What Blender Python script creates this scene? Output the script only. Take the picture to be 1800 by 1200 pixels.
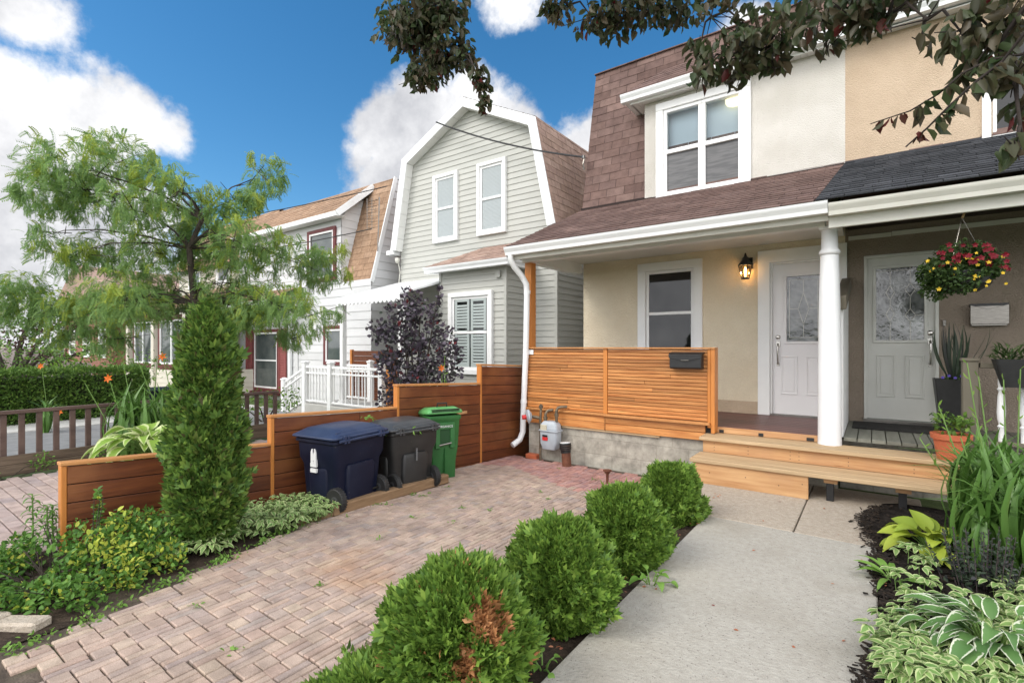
import bpy, math, random
import numpy as np
from mathutils import Vector, Matrix, noise as mnoise

for o in list(bpy.data.objects): bpy.data.objects.remove(o)
S = bpy.context.scene
COL = S.collection
R = math.radians
rnd = random.Random(7)
rng = np.random.default_rng(7)

# ------------------------------------------------------------------ camera
cam_d = bpy.data.cameras.new("camera"); cam = bpy.data.objects.new("camera", cam_d); COL.objects.link(cam)
cam.location = (0, 0, 1.45); cam.rotation_euler = (R(90), 0, math.atan2(635, 877))
cam_d.sensor_width = 36; cam_d.lens = 36 * 877 / 1800; cam_d.shift_y = 0.005
cam_d.clip_start = 0.05; cam_d.clip_end = 2000
S.camera = cam

# ------------------------------------------------------------------ exposure
S.view_settings.view_transform = 'Standard'; S.view_settings.look = 'None'
S.view_settings.exposure = 0.48; S.view_settings.gamma = 1.0

# ------------------------------------------------------------------ sun
SUN_AZ = Vector((-0.42, -0.80, 0)).normalized(); SUN_EL = R(43)
sd = bpy.data.lights.new("sun", 'SUN'); sun = bpy.data.objects.new("sun", sd); COL.objects.link(sun)
sd.energy = 1.4; sd.angle = R(26); sd.color = (1.0, 0.955, 0.88)
sv = SUN_AZ * math.cos(SUN_EL) + Vector((0, 0, math.sin(SUN_EL)))
sun.rotation_euler = (-sv).to_track_quat('-Z', 'Y').to_euler(); sun.location = sv * 30

# ------------------------------------------------------------------ world: blue sky with cumulus
CLD = [(-0.890,0.131,0.436,0.055),(-0.895,0.10,0.44,0.06),(-0.938,0.149,0.313,0.085),(-0.927,0.211,0.309,0.080),(-0.903,0.271,0.332,0.050),(-0.891,0.312,0.330,0.030),(-0.969,0.142,0.202,0.15),(-0.972,0.189,0.139,0.150),(-0.973,0.067,0.220,0.20),(-0.93,0.30,0.22,0.05),
(-0.705,0.605,0.370,0.085),(-0.744,0.573,0.343,0.050),(-0.650,0.651,0.393,0.090),(-0.594,0.680,0.430,0.075),(-0.556,0.716,0.422,0.060),(-0.627,0.687,0.368,0.120),(-0.545,0.753,0.370,0.090),(-0.713,0.626,0.315,0.090),(-0.418,0.815,0.402,0.030),(-0.446,0.812,0.376,0.050),(-0.479,0.662,0.577,0.060),(-0.459,0.682,0.570,0.030),(-0.164,0.854,0.493,0.050)]
W = bpy.data.worlds.new("World"); S.world = W; W.use_nodes = True
def world():
    nt = W.node_tree; nt.nodes.clear(); N = nt.nodes.new; L = nt.links.new
    out = N('ShaderNodeOutputWorld'); bg = N('ShaderNodeBackground'); L(bg.outputs[0], out.inputs[0])
    bg.inputs['Strength'].default_value = 0.12
    sky = N('ShaderNodeTexSky'); sky.sky_type = 'NISHITA'; sky.sun_disc = False
    sky.sun_elevation = SUN_EL; sky.sun_rotation = math.atan2(SUN_AZ.x, SUN_AZ.y)
    sky.air_density = 1.0; sky.dust_density = 0.4; sky.ozone_density = 3.0
    tc = N('ShaderNodeTexCoord'); D = tc.outputs['Generated']
    def m(op, a, b=None, c=None):
        n = N('ShaderNodeMath'); n.operation = op
        for i, x in enumerate((a, b, c)):
            if x is None: continue
            if isinstance(x, (int, float)): n.inputs[i].default_value = x
            else: L(x, n.inputs[i])
        return n.outputs[0]
    def noise(sc, det, ro, off=(0, 0, 0)):
        mp = N('ShaderNodeMapping'); L(D, mp.inputs[0]); mp.inputs['Location'].default_value = off
        n = N('ShaderNodeTexNoise'); L(mp.outputs[0], n.inputs['Vector'])
        n.inputs['Scale'].default_value = sc; n.inputs['Detail'].default_value = det; n.inputs['Roughness'].default_value = ro
        return n.outputs['Fac']
    def dist(p):
        v = N('ShaderNodeVectorMath'); v.operation = 'DISTANCE'; L(D, v.inputs[0]); v.inputs[1].default_value = p
        return v.outputs['Value']
    f1 = noise(7.0, 9, 0.62); f2 = noise(3.2, 7, 0.6, (3.1, 1.7, 0.4)); f3 = noise(11.0, 6, 0.6, (0.2, 0.9, 2.0))
    hole = m('DIVIDE', m('SUBTRACT', dist((-0.66, 0.58, 0.48)), 0.95), 0.35)
    dens = hole
    for x, y, z, r in CLD:
        dens = m('MAXIMUM', dens, m('MINIMUM', m('DIVIDE', m('SUBTRACT', r, dist((x, y, z))), 0.055), 1.0))
    dens = m('ADD', dens, m('MULTIPLY', m('SUBTRACT', f1, 0.5), 3.0))
    al = N('ShaderNodeMapRange'); al.interpolation_type = 'SMOOTHSTEP'; L(dens, al.inputs[0])
    al.inputs[1].default_value = -0.22; al.inputs[2].default_value = 0.42
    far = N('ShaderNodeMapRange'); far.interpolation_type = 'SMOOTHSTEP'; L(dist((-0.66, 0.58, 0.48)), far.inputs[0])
    far.inputs[1].default_value = 0.95; far.inputs[2].default_value = 1.45; far.inputs[3].default_value = 1.0; far.inputs[4].default_value = BACK_FILL  # unseen clouds behind the camera brightened as an added soft fill
    sh = N('ShaderNodeValToRGB')
    L(m('ADD', m('MULTIPLY', f2, 0.62), m('MULTIPLY', f3, 0.38)), sh.inputs[0])
    e = sh.color_ramp.elements; e[0].position = 0.34; e[0].color = (0.36, 0.37, 0.405, 1); e[1].position = 0.57; e[1].color = (0.80, 0.80, 0.81, 1)
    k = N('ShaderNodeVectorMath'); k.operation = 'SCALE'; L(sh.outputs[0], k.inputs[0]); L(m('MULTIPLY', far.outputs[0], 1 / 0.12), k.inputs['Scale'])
    hs = N('ShaderNodeHueSaturation'); L(sky.outputs[0], hs.inputs['Color']); hs.inputs['Saturation'].default_value = SKY_SAT; hs.inputs['Value'].default_value = SKY_VAL; hs.inputs['Hue'].default_value = SKY_HUE
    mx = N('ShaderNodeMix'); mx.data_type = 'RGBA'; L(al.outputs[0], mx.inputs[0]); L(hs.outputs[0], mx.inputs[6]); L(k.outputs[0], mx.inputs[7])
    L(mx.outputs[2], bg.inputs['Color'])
BACK_FILL, SKY_SAT, SKY_VAL, SKY_HUE = 2.7, 1.30, 1.0, 0.493
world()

# ------------------------------------------------------------------ materials
MATS = {}
def _nodes(name):
    m = bpy.data.materials.new(name); m.use_nodes = True; nt = m.node_tree; nt.nodes.clear()
    out = nt.nodes.new('ShaderNodeOutputMaterial'); b = nt.nodes.new('ShaderNodeBsdfPrincipled')
    nt.links.new(b.outputs[0], out.inputs[0]); MATS[name] = m
    return m, nt, b, out
def c4(c): return (c[0], c[1], c[2], 1)
def mk(name, c1, c2=None, scale=6.0, rough=0.6, bump=0.0, bscale=None, stretch=(1, 1, 1), island=0.0, metal=0.0, spec=0.4, lo=0.35, hi=0.65, det=6, spots=None, fine=0.0, coat=0.0, blotch=None):
    """principled: two colours mixed by stretched noise, value jitter per island, bump, optional spots / large blotches"""
    m, nt, b, out = _nodes(name); N = nt.nodes.new; L = nt.links.new
    c2 = c2 or c1
    tc = N('ShaderNodeTexCoord'); mp = N('ShaderNodeMapping'); L(tc.outputs['Object'], mp.inputs[0]); mp.inputs['Scale'].default_value = stretch
    geo = N('ShaderNodeNewGeometry')
    vec = mp.outputs[0]
    if island:
        ad = N('ShaderNodeVectorMath'); ad.operation = 'MULTIPLY_ADD'; cx = N('ShaderNodeCombineXYZ')
        for i in range(3): L(geo.outputs['Random Per Island'], cx.inputs[i])
        L(cx.outputs[0], ad.inputs[0]); ad.inputs[1].default_value = (37, 53, 71); L(vec, ad.inputs[2]); vec = ad.outputs[0]
    n = N('ShaderNodeTexNoise'); L(vec, n.inputs['Vector']); n.inputs['Scale'].default_value = scale; n.inputs['Detail'].default_value = det; n.inputs['Roughness'].default_value = 0.6
    r = N('ShaderNodeValToRGB'); L(n.outputs['Fac'], r.inputs[0]); e = r.color_ramp.elements
    e[0].position = lo; e[0].color = c4(c1); e[1].position = hi; e[1].color = c4(c2)
    col = r.outputs[0]
    if blotch:
        bc, bs, blo, bhi = blotch
        n3 = N('ShaderNodeTexNoise'); L(tc.outputs['Object'], n3.inputs['Vector']); n3.inputs['Scale'].default_value = bs; n3.inputs['Detail'].default_value = 5
        mr = N('ShaderNodeMapRange'); L(n3.outputs['Fac'], mr.inputs[0]); mr.inputs[1].default_value = blo; mr.inputs[2].default_value = bhi
        mx = N('ShaderNodeMix'); mx.data_type = 'RGBA'; L(mr.outputs[0], mx.inputs[0]); L(col, mx.inputs[6]); mx.inputs[7].default_value = c4(bc); col = mx.outputs[2]
    if spots:
        sc, ss, sth = spots
        v = N('ShaderNodeTexVoronoi'); L(vec, v.inputs['Vector']); v.inputs['Scale'].default_value = ss
        mr = N('ShaderNodeMapRange'); L(v.outputs['Distance'], mr.inputs[0]); mr.inputs[1].default_value = sth; mr.inputs[2].default_value = sth * 0.4
        mx = N('ShaderNodeMix'); mx.data_type = 'RGBA'; L(mr.outputs[0], mx.inputs[0]); L(col, mx.inputs[6]); mx.inputs[7].default_value = c4(sc); col = mx.outputs[2]
    if fine:
        n4 = N('ShaderNodeTexNoise'); L(tc.outputs['Object'], n4.inputs['Vector']); n4.inputs['Scale'].default_value = 260; n4.inputs['Detail'].default_value = 2
        mr = N('ShaderNodeMapRange'); L(n4.outputs['Fac'], mr.inputs[0]); mr.inputs[1].default_value = 0.3; mr.inputs[2].default_value = 0.7; mr.inputs[3].default_value = 1 - fine; mr.inputs[4].default_value = 1 + fine
        sc_ = N('ShaderNodeVectorMath'); sc_.operation = 'SCALE'; L(col, sc_.inputs[0]); L(mr.outputs[0], sc_.inputs['Scale']); col = sc_.outputs[0]
    if island:
        mr = N('ShaderNodeMapRange'); L(geo.outputs['Random Per Island'], mr.inputs[0]); mr.inputs[3].default_value = 1 - island; mr.inputs[4].default_value = 1 + island
        sc_ = N('ShaderNodeVectorMath'); sc_.operation = 'SCALE'; L(col, sc_.inputs[0]); L(mr.outputs[0], sc_.inputs['Scale']); col = sc_.outputs[0]
    L(col, b.inputs['Base Color'])
    b.inputs['Roughness'].default_value = rough; b.inputs['Metallic'].default_value = metal; b.inputs['Specular IOR Level'].default_value = spec
    if coat: b.inputs['Coat Weight'].default_value = coat; b.inputs['Coat Roughness'].default_value = 0.1
    if bump:
        n2 = N('ShaderNodeTexNoise'); L(vec, n2.inputs['Vector']); n2.inputs['Scale'].default_value = bscale or scale * 4; n2.inputs['Detail'].default_value = 5
        bp = N('ShaderNodeBump'); L(n2.outputs['Fac'], bp.inputs['Height']); bp.inputs['Strength'].default_value = bump; bp.inputs['Distance'].default_value = 0.02
        L(bp.outputs[0], b.inputs['Normal'])
    return m
def island_mat(name, cols, rough=0.85, bump=0.25, bscale=60, fine=0.12, spec=0.25, mot=0.18, mscale=9, stain=None):
    """each loose piece takes a colour of its own (bricks, shingles)"""
    m, nt, b, out = _nodes(name); N = nt.nodes.new; L = nt.links.new
    geo = N('ShaderNodeNewGeometry'); r = N('ShaderNodeValToRGB'); L(geo.outputs['Random Per Island'], r.inputs[0])
    r.color_ramp.interpolation = 'LINEAR'
    els = r.color_ramp.elements
    els[0].position = 0; els[0].color = c4(cols[0]); els[1].position = 1; els[1].color = c4(cols[-1])
    for i, c in enumerate(cols[1:-1]): x = els.new((i + 1) / (len(cols) - 1)); x.color = c4(c)
    tc = N('ShaderNodeTexCoord'); col = r.outputs[0]
    for sc, amt in ((mscale, mot), (220, fine), (1.1, 0.12)):
        n4 = N('ShaderNodeTexNoise'); L(tc.outputs['Object'], n4.inputs['Vector']); n4.inputs['Scale'].default_value = sc; n4.inputs['Detail'].default_value = 4
        mr = N('ShaderNodeMapRange'); L(n4.outputs['Fac'], mr.inputs[0]); mr.inputs[1].default_value = 0.3; mr.inputs[2].default_value = 0.7; mr.inputs[3].default_value = 1 - amt; mr.inputs[4].default_value = 1 + amt
        s = N('ShaderNodeVectorMath'); s.operation = 'SCALE'; L(col, s.inputs[0]); L(mr.outputs[0], s.inputs['Scale']); col = s.outputs[0]
    if stain:
        sc_, ss, slo, shi = stain; n3 = N('ShaderNodeTexNoise'); L(tc.outputs['Object'], n3.inputs['Vector']); n3.inputs['Scale'].default_value = ss; n3.inputs['Detail'].default_value = 6
        mr = N('ShaderNodeMapRange'); L(n3.outputs['Fac'], mr.inputs[0]); mr.inputs[1].default_value = slo; mr.inputs[2].default_value = shi; mr.inputs[4].default_value = 0.75
        mx = N('ShaderNodeMix'); mx.data_type = 'RGBA'; L(mr.outputs[0], mx.inputs[0]); L(col, mx.inputs[6]); mx.inputs[7].default_value = c4(sc_); col = mx.outputs[2]
    L(col, b.inputs['Base Color']); b.inputs['Roughness'].default_value = rough; b.inputs['Specular IOR Level'].default_value = spec
    n2 = N('ShaderNodeTexNoise'); L(tc.outputs['Object'], n2.inputs['Vector']); n2.inputs['Scale'].default_value = bscale; n2.inputs['Detail'].default_value = 4
    bp = N('ShaderNodeBump'); L(n2.outputs['Fac'], bp.inputs['Height']); bp.inputs['Strength'].default_value = bump; bp.inputs['Distance'].default_value = 0.01; L(bp.outputs[0], b.inputs['Normal'])
    return m
def leaf_mat(name, cols, trans=0.28, rough=0.55, spec=0.3, edge=None, thr=0.6):
    m, nt, b, out = _nodes(name); N = nt.nodes.new; L = nt.links.new
    geo = N('ShaderNodeNewGeometry'); r = N('ShaderNodeValToRGB'); L(geo.outputs['Random Per Island'], r.inputs[0])
    els = r.color_ramp.elements; els[0].position = 0; els[0].color = c4(cols[0]); els[1].position = 1; els[1].color = c4(cols[-1])
    for i, c in enumerate(cols[1:-1]): x = els.new((i + 1) / (len(cols) - 1)); x.color = c4(c)
    col = r.outputs[0]
    if edge:
        uv = N('ShaderNodeUVMap'); sx = N('ShaderNodeSeparateXYZ'); L(uv.outputs[0], sx.inputs[0])
        n = N('ShaderNodeTexNoise'); tc = N('ShaderNodeTexCoord'); L(tc.outputs['Object'], n.inputs['Vector']); n.inputs['Scale'].default_value = 70; n.inputs['Detail'].default_value = 3
        ab = N('ShaderNodeMath'); ab.operation = 'ABSOLUTE'; L(sx.outputs[0], ab.inputs[0])
        ad = N('ShaderNodeMath'); ad.operation = 'MULTIPLY_ADD'; L(n.outputs['Fac'], ad.inputs[0]); ad.inputs[1].default_value = 0.5; L(ab.outputs[0], ad.inputs[2])
        mr = N('ShaderNodeMapRange'); L(ad.outputs[0], mr.inputs[0]); mr.inputs[1].default_value = thr + 0.2; mr.inputs[2].default_value = thr + 0.3
        mx = N('ShaderNodeMix'); mx.data_type = 'RGBA'; L(mr.outputs[0], mx.inputs[0]); L(col, mx.inputs[6]); mx.inputs[7].default_value = c4(edge); col = mx.outputs[2]
    L(col, b.inputs['Base Color']); b.inputs['Roughness'].default_value = rough; b.inputs['Specular IOR Level'].default_value = spec
    t = N('ShaderNodeBsdfTranslucent'); L(col, t.inputs[0]); mix = N('ShaderNodeMixShader'); mix.inputs[0].default_value = trans
    L(b.outputs[0], mix.inputs[1]); L(t.outputs[0], mix.inputs[2]); L(mix.outputs[0], out.inputs[0])
    return m
def glass_clear(name, tint=(0.9, 0.95, 0.95), refl=1.0):
    m, nt, b, out = _nodes(name); N = nt.nodes.new; L = nt.links.new
    t = N('ShaderNodeBsdfTransparent'); t.inputs[0].default_value = c4(tint); g = N('ShaderNodeBsdfGlossy'); g.inputs['Roughness'].default_value = 0.02
    fr = N('ShaderNodeFresnel'); fr.inputs[0].default_value = 1.5; mu = N('ShaderNodeMath'); mu.operation = 'MULTIPLY'; L(fr.outputs[0], mu.inputs[0]); mu.inputs[1].default_value = refl
    mix = N('ShaderNodeMixShader'); L(mu.outputs[0], mix.inputs[0]); L(t.outputs[0], mix.inputs[1]); L(g.outputs[0], mix.inputs[2]); L(mix.outputs[0], out.inputs[0])
    return m
def emit(name, c, s):
    m, nt, b, out = _nodes(name); b.inputs['Base Color'].default_value = c4(c); b.inputs['Emission Color'].default_value = c4(c); b.inputs['Emission Strength'].default_value = s
    return m
def blocks(name, c1, c2, mortar, bw, bh, bump=0.5):
    """concrete block wall in the XZ plane"""
    m, nt, b, out = _nodes(name); N = nt.nodes.new; L = nt.links.new
    tc = N('ShaderNodeTexCoord'); mp = N('ShaderNodeMapping'); L(tc.outputs['Object'], mp.inputs[0]); mp.inputs['Rotation'].default_value = (R(-90), 0, 0)
    br = N('ShaderNodeTexBrick'); L(mp.outputs[0], br.inputs['Vector']); br.inputs['Scale'].default_value = 1
    br.inputs['Brick Width'].default_value = bw; br.inputs['Row Height'].default_value = bh; br.inputs['Mortar Size'].default_value = 0.006; br.inputs['Mortar Smooth'].default_value = 0.6
    br.inputs['Color1'].default_value = c4(c1); br.inputs['Color2'].default_value = c4(c2); br.inputs['Mortar'].default_value = c4(mortar)
    n = N('ShaderNodeTexNoise'); L(tc.outputs['Object'], n.inputs['Vector']); n.inputs['Scale'].default_value = 7; n.inputs['Detail'].default_value = 8; n.inputs['Roughness'].default_value = 0.7
    mr = N('ShaderNodeMapRange'); L(n.outputs['Fac'], mr.inputs[0]); mr.inputs[1].default_value = 0.3; mr.inputs[2].default_value = 0.7; mr.inputs[3].default_value = 0.6; mr.inputs[4].default_value = 1.35
    s = N('ShaderNodeVectorMath'); s.operation = 'SCALE'; L(br.outputs[0], s.inputs[0]); L(mr.outputs[0], s.inputs['Scale']); L(s.outputs[0], b.inputs['Base Color'])
    b.inputs['Roughness'].default_value = 0.9; b.inputs['Specular IOR Level'].default_value = 0.2
    ad = N('ShaderNodeMath'); ad.operation = 'MULTIPLY_ADD'; L(br.outputs['Fac'], ad.inputs[0]); ad.inputs[1].default_value = -0.8; L(n.outputs['Fac'], ad.inputs[2])
    bp = N('ShaderNodeBump'); L(ad.outputs[0], bp.inputs['Height']); bp.inputs['Strength'].default_value = bump; bp.inputs['Distance'].default_value = 0.02; L(bp.outputs[0], b.inputs['Normal'])
    return m

stucco_cream = mk('stucco_cream', (0.74, 0.635, 0.47), (0.78, 0.685, 0.525), 2.0, 0.9, 0.8, 75, fine=0.10, spec=0.2, blotch=((0.66, 0.56, 0.42), 1.1, 0.52, 0.8))
stucco_white = mk('stucco_white', (0.60, 0.57, 0.52), (0.66, 0.63, 0.58), 2.0, 0.9, 0.8, 75, fine=0.10, spec=0.2, blotch=((0.54, 0.51, 0.455), 1.3, 0.5, 0.75))
stucco_tan = mk('stucco_tan', (0.50, 0.385, 0.275), (0.57, 0.445, 0.325), 2.5, 0.9, 0.8, 75, fine=0.10, spec=0.2)
stucco_taupe = mk('stucco_taupe', (0.25, 0.205, 0.16), (0.285, 0.235, 0.188), 2.5, 0.9, 0.8, 75, fine=0.05, spec=0.15)
white_paint = mk('white_paint', (0.80, 0.80, 0.79), (0.84, 0.84, 0.83), 3, 0.45, 0.05, 40, spec=0.4)
white_alu = mk('white_alu', (0.78, 0.79, 0.79), (0.82, 0.83, 0.83), 1.5, 0.35, 0.0, spec=0.5, blotch=((0.68, 0.68, 0.66), 1.7, 0.58, 0.8))
soffit_mat = mk('soffit_mat', (0.72, 0.72, 0.69), (0.76, 0.76, 0.73), 3, 0.55)
offwhite = mk('offwhite', (0.56, 0.55, 0.49), (0.62, 0.61, 0.55), 2.5, 0.5)
door_white = mk('door_white', (0.80, 0.785, 0.79), (0.83, 0.815, 0.82), 2, 0.4)
door_grey = mk('door_grey', (0.52, 0.52, 0.48), (0.57, 0.57, 0.53), 2.5, 0.45)
siding_grey = mk('siding_grey', (0.42, 0.42, 0.385), (0.46, 0.46, 0.425), 1.2, 0.55, island=0.03)
siding_white = mk('siding_white', (0.57, 0.57, 0.57), (0.63, 0.63, 0.63), 1.2, 0.55, island=0.03)
siding_beige = mk('siding_beige', (0.62, 0.57, 0.48), (0.68, 0.63, 0.54), 1.2, 0.6, island=0.03)
maroon = mk('maroon', (0.12, 0.03, 0.03), (0.15, 0.04, 0.04), 4, 0.55)
shutter_red = mk('shutter_red', (0.25, 0.075, 0.07), (0.30, 0.09, 0.085), 4, 0.6)
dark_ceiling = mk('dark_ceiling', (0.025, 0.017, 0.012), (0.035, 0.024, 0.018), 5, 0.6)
shingle_brown = island_mat('shingle_brown', [(0.115, 0.072, 0.062), (0.15, 0.096, 0.082), (0.13, 0.084, 0.074), (0.185, 0.122, 0.105), (0.14, 0.092, 0.08)], fine=0.25, rough=0.95)
shingle_brown_dark = mk('shingle_gap', (0.03, 0.02, 0.018), rough=0.95)
shingle_pink = island_mat('shingle_pink', [(0.30, 0.205, 0.16), (0.36, 0.25, 0.20), (0.33, 0.225, 0.185), (0.40, 0.29, 0.235)], fine=0.25, rough=0.95)
shingle_tan = island_mat('shingle_tan', [(0.28, 0.178, 0.115), (0.33, 0.215, 0.14), (0.30, 0.193, 0.125), (0.37, 0.25, 0.17)], fine=0.25, rough=0.95)
shingle_black = island_mat('shingle_black', [(0.035, 0.037, 0.042), (0.055, 0.058, 0.065), (0.045, 0.047, 0.053), (0.075, 0.078, 0.087)], fine=0.3, rough=0.95)
glass_dark = mk('glass_dark', (0.012, 0.012, 0.012), rough=0.03, spec=0.5)
glass_tint = mk('glass_tint', (0.06, 0.075, 0.075), (0.10, 0.115, 0.11), 3, 0.04, spec=0.6)
glass_door_reflect = mk('glass_door_reflect', (0.02, 0.024, 0.02), (0.26, 0.275, 0.27), 2.6, 0.06, 0.18, 14, spec=1.0, lo=0.44, hi=0.66, det=3)  # dark and pale noise patches painted in as reflections
clear = glass_clear('clear_glass'); clear_green = glass_clear('clear_green', (0.60, 0.70, 0.68))
interior_board_mat = mk('interior_board_mat', (0.62, 0.70, 0.78), (0.66, 0.74, 0.82), 0.6, 0.9)  # pale tone carries the brightness of the room behind the upper panes
blind_slat = mk('blind_slat', (0.42, 0.46, 0.47), rough=0.6)
shutter_white = mk('shutter_white', (0.40, 0.45, 0.44), rough=0.6)
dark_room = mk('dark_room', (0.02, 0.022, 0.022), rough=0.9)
came = mk('came', (0.30, 0.29, 0.26), rough=0.3, metal=0.8)
nickel = mk('nickel', (0.52, 0.50, 0.47), rough=0.25, metal=1.0)
steel = mk('steel', (0.16, 0.15, 0.135), (0.26, 0.245, 0.225), 20, 0.30, metal=1.0, stretch=(1, 1, 14))
black_metal = mk('black_metal', (0.012, 0.012, 0.013), (0.02, 0.02, 0.021), 12, 0.4, spec=0.5)
black_plastic = mk('black_plastic', (0.012, 0.012, 0.012), (0.02, 0.02, 0.02), 12, 0.5)
conc = mk('conc', (0.355, 0.33, 0.285), (0.42, 0.395, 0.345), 24.0, 0.9, 0.35, 60, fine=0.20, spots=((0.20, 0.18, 0.16), 42, 0.2), blotch=((0.29, 0.26, 0.21), 1.3, 0.50, 0.80), spec=0.2)
conc_warm = mk('conc_warm', (0.36, 0.305, 0.24), (0.45, 0.39, 0.32), 24.0, 0.9, 0.5, 60, fine=0.28, spots=((0.30, 0.24, 0.185), 34, 0.2), spec=0.2)
conc_side = mk('conc_side', (0.44, 0.43, 0.40), (0.52, 0.51, 0.48), 2.0, 0.9, 0.3, 80, fine=0.15, spec=0.2)
block_wall = blocks('block_wall', (0.35, 0.325, 0.275), (0.40, 0.375, 0.32), (0.30, 0.275, 0.23), 0.40, 0.21, 0.3)
asphalt = mk('asphalt', (0.045, 0.045, 0.047), (0.06, 0.06, 0.062), 6, 0.9, 0.3, 120, fine=0.2)
soil = mk('soil', (0.035, 0.026, 0.020), (0.085, 0.062, 0.045), 9, 0.95, 0.9, 45, fine=0.3, lo=0.4, hi=0.75, spec=0.1)
mulch_mat = mk('mulch_mat', (0.010, 0.008, 0.007), (0.030, 0.024, 0.020), 14, 0.95, 1.0, 60, fine=0.3, spec=0.15)
chip_mat = island_mat('chip_mat', [(0.010, 0.008, 0.007), (0.022, 0.017, 0.013), (0.035, 0.025, 0.018), (0.014, 0.011, 0.009), (0.05, 0.034, 0.024)], rough=0.9)
lawn = mk('lawn', (0.05, 0.085, 0.022), (0.10, 0.14, 0.045), 5, 0.95, 0.8, 60, fine=0.3)
sand_joint = mk('sand_joint', (0.06, 0.045, 0.033), (0.13, 0.10, 0.075), 12, 0.95, 0.5, 80, blotch=((0.06, 0.085, 0.028), 2.2, 0.55, 0.72))
brick_mix = island_mat('brick_mix', [(0.36, 0.265, 0.215), (0.40, 0.31, 0.245), (0.345, 0.26, 0.22), (0.42, 0.33, 0.255), (0.375, 0.28, 0.23), (0.33, 0.26, 0.23), (0.405, 0.31, 0.25), (0.365, 0.265, 0.215), (0.345, 0.285, 0.25), (0.42, 0.31, 0.245), (0.385, 0.295, 0.235)], mot=0.22, fine=0.22, stain=((0.40, 0.20, 0.085), 0.85, 0.60, 0.78))
brick_red = island_mat('brick_red', [(0.36, 0.19, 0.16), (0.42, 0.24, 0.20), (0.33, 0.18, 0.16), (0.40, 0.25, 0.22), (0.31, 0.19, 0.185), (0.38, 0.20, 0.165)], mot=0.2, fine=0.2)
brick_old = island_mat('brick_old', [(0.33, 0.25, 0.225), (0.40, 0.31, 0.275), (0.36, 0.28, 0.26), (0.43, 0.335, 0.30), (0.30, 0.245, 0.24)], mot=0.2)
cedar_warm = mk('cedar_warm', (0.33, 0.11, 0.028), (0.58, 0.27, 0.09), 1.0, 0.42, 0.12, 3.5, stretch=(2.2, 30, 34), island=0.28, spots=((0.10, 0.03, 0.010), 0.7, 0.06), lo=0.3, hi=0.7, coat=0.12)
cedar_orange = mk('cedar_orange', (0.44, 0.16, 0.035), (0.54, 0.21, 0.05), 1.0, 0.45, 0.1, 3, stretch=(30, 30, 3), island=0.1, lo=0.3, hi=0.7)
fence_stain = mk('fence_stain', (0.075, 0.020, 0.007), (0.175, 0.052, 0.016), 1.0, 0.5, 0.12, 3.5, stretch=(26, 1.8, 26), island=0.2, spots=((0.055, 0.018, 0.007), 0.5, 0.05), lo=0.28, hi=0.72, blotch=((0.20, 0.072, 0.023), 2.3, 0.5, 0.75))
fence_cap = mk('fence_cap', (0.40, 0.165, 0.05), (0.50, 0.24, 0.085), 1.0, 0.5, 0.12, 3, stretch=(26, 1.8, 26), island=0.12, lo=0.3, hi=0.7)
lumber = mk('lumber', (0.38, 0.19, 0.08), (0.56, 0.34, 0.165), 1.0, 0.6, 0.15, 3, stretch=(1.6, 22, 26), island=0.12, spots=((0.16, 0.06, 0.025), 0.8, 0.07), lo=0.3, hi=0.7, blotch=((0.40, 0.22, 0.11), 2.6, 0.48, 0.72))
lumber_grey = mk('lumber_grey', (0.36, 0.245, 0.135), (0.54, 0.39, 0.23), 1.0, 0.65, 0.15, 3, stretch=(1.6, 26, 24), island=0.08, spots=((0.12, 0.06, 0.03), 0.4, 0.05), lo=0.3, hi=0.7)
timber = mk('timber', (0.17, 0.10, 0.05), (0.30, 0.195, 0.11), 1.0, 0.8, 0.3, 3, stretch=(26, 2, 26), lo=0.3, hi=0.7)
brown_wood = mk('brown_wood', (0.070, 0.043, 0.035), (0.115, 0.073, 0.058), 1.0, 0.75, 0.25, 3, stretch=(24, 3, 5), island=0.15)
brown_wood_old = mk('brown_wood_old', (0.08, 0.055, 0.038), (0.16, 0.115, 0.08), 1.0, 0.85, 0.35, 3, stretch=(24, 2, 24), island=0.15)
deck_brown = mk('deck_brown', (0.095, 0.038, 0.032), (0.135, 0.058, 0.047), 1.0, 0.45, 0.08, 3, stretch=(2, 20, 20), island=0.12)
deck_grey = mk('deck_grey', (0.13, 0.13, 0.105), (0.175, 0.175, 0.145), 1.0, 0.6, 0.1, 3, stretch=(20, 2, 20), island=0.12)
post_olive = mk('post_olive', (0.12, 0.105, 0.075), (0.15, 0.13, 0.095), 2, 0.6)
bin_blue = mk('bin_blue', (0.004, 0.006, 0.020), (0.007, 0.010, 0.028), 5, 0.5, 0.08, 200, spec=0.25, spots=((0.09, 0.085, 0.08), 13, 0.07), blotch=((0.012, 0.016, 0.034), 3.5, 0.55, 0.8))
bin_lid_blue = mk('bin_lid_blue', (0.022, 0.034, 0.078), (0.034, 0.050, 0.105), 6, 0.4, 0.06, 150, spec=0.4)
bin_black = mk('bin_black', (0.016, 0.016, 0.016), (0.027, 0.027, 0.026), 5, 0.45, 0.08, 200, spec=0.5, spots=((0.12, 0.12, 0.11), 15, 0.06))
bin_lid_black = mk('bin_lid_black', (0.04, 0.042, 0.044), (0.065, 0.067, 0.07), 6, 0.4, 0.05, 150, spec=0.5)
bin_green = mk('bin_green', (0.022, 0.115, 0.028), (0.032, 0.15, 0.038), 5, 0.42, 0.05, 150, spec=0.5)
bin_lid_green = mk('bin_lid_green', (0.085, 0.30, 0.085), (0.115, 0.35, 0.115), 5, 0.4, spec=0.5)
wheel_black = mk('wheel_black', (0.02, 0.02, 0.02), (0.03, 0.03, 0.03), 8, 0.6)
decal_white = mk('decal_white', (0.75, 0.75, 0.75), rough=0.5)
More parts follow.
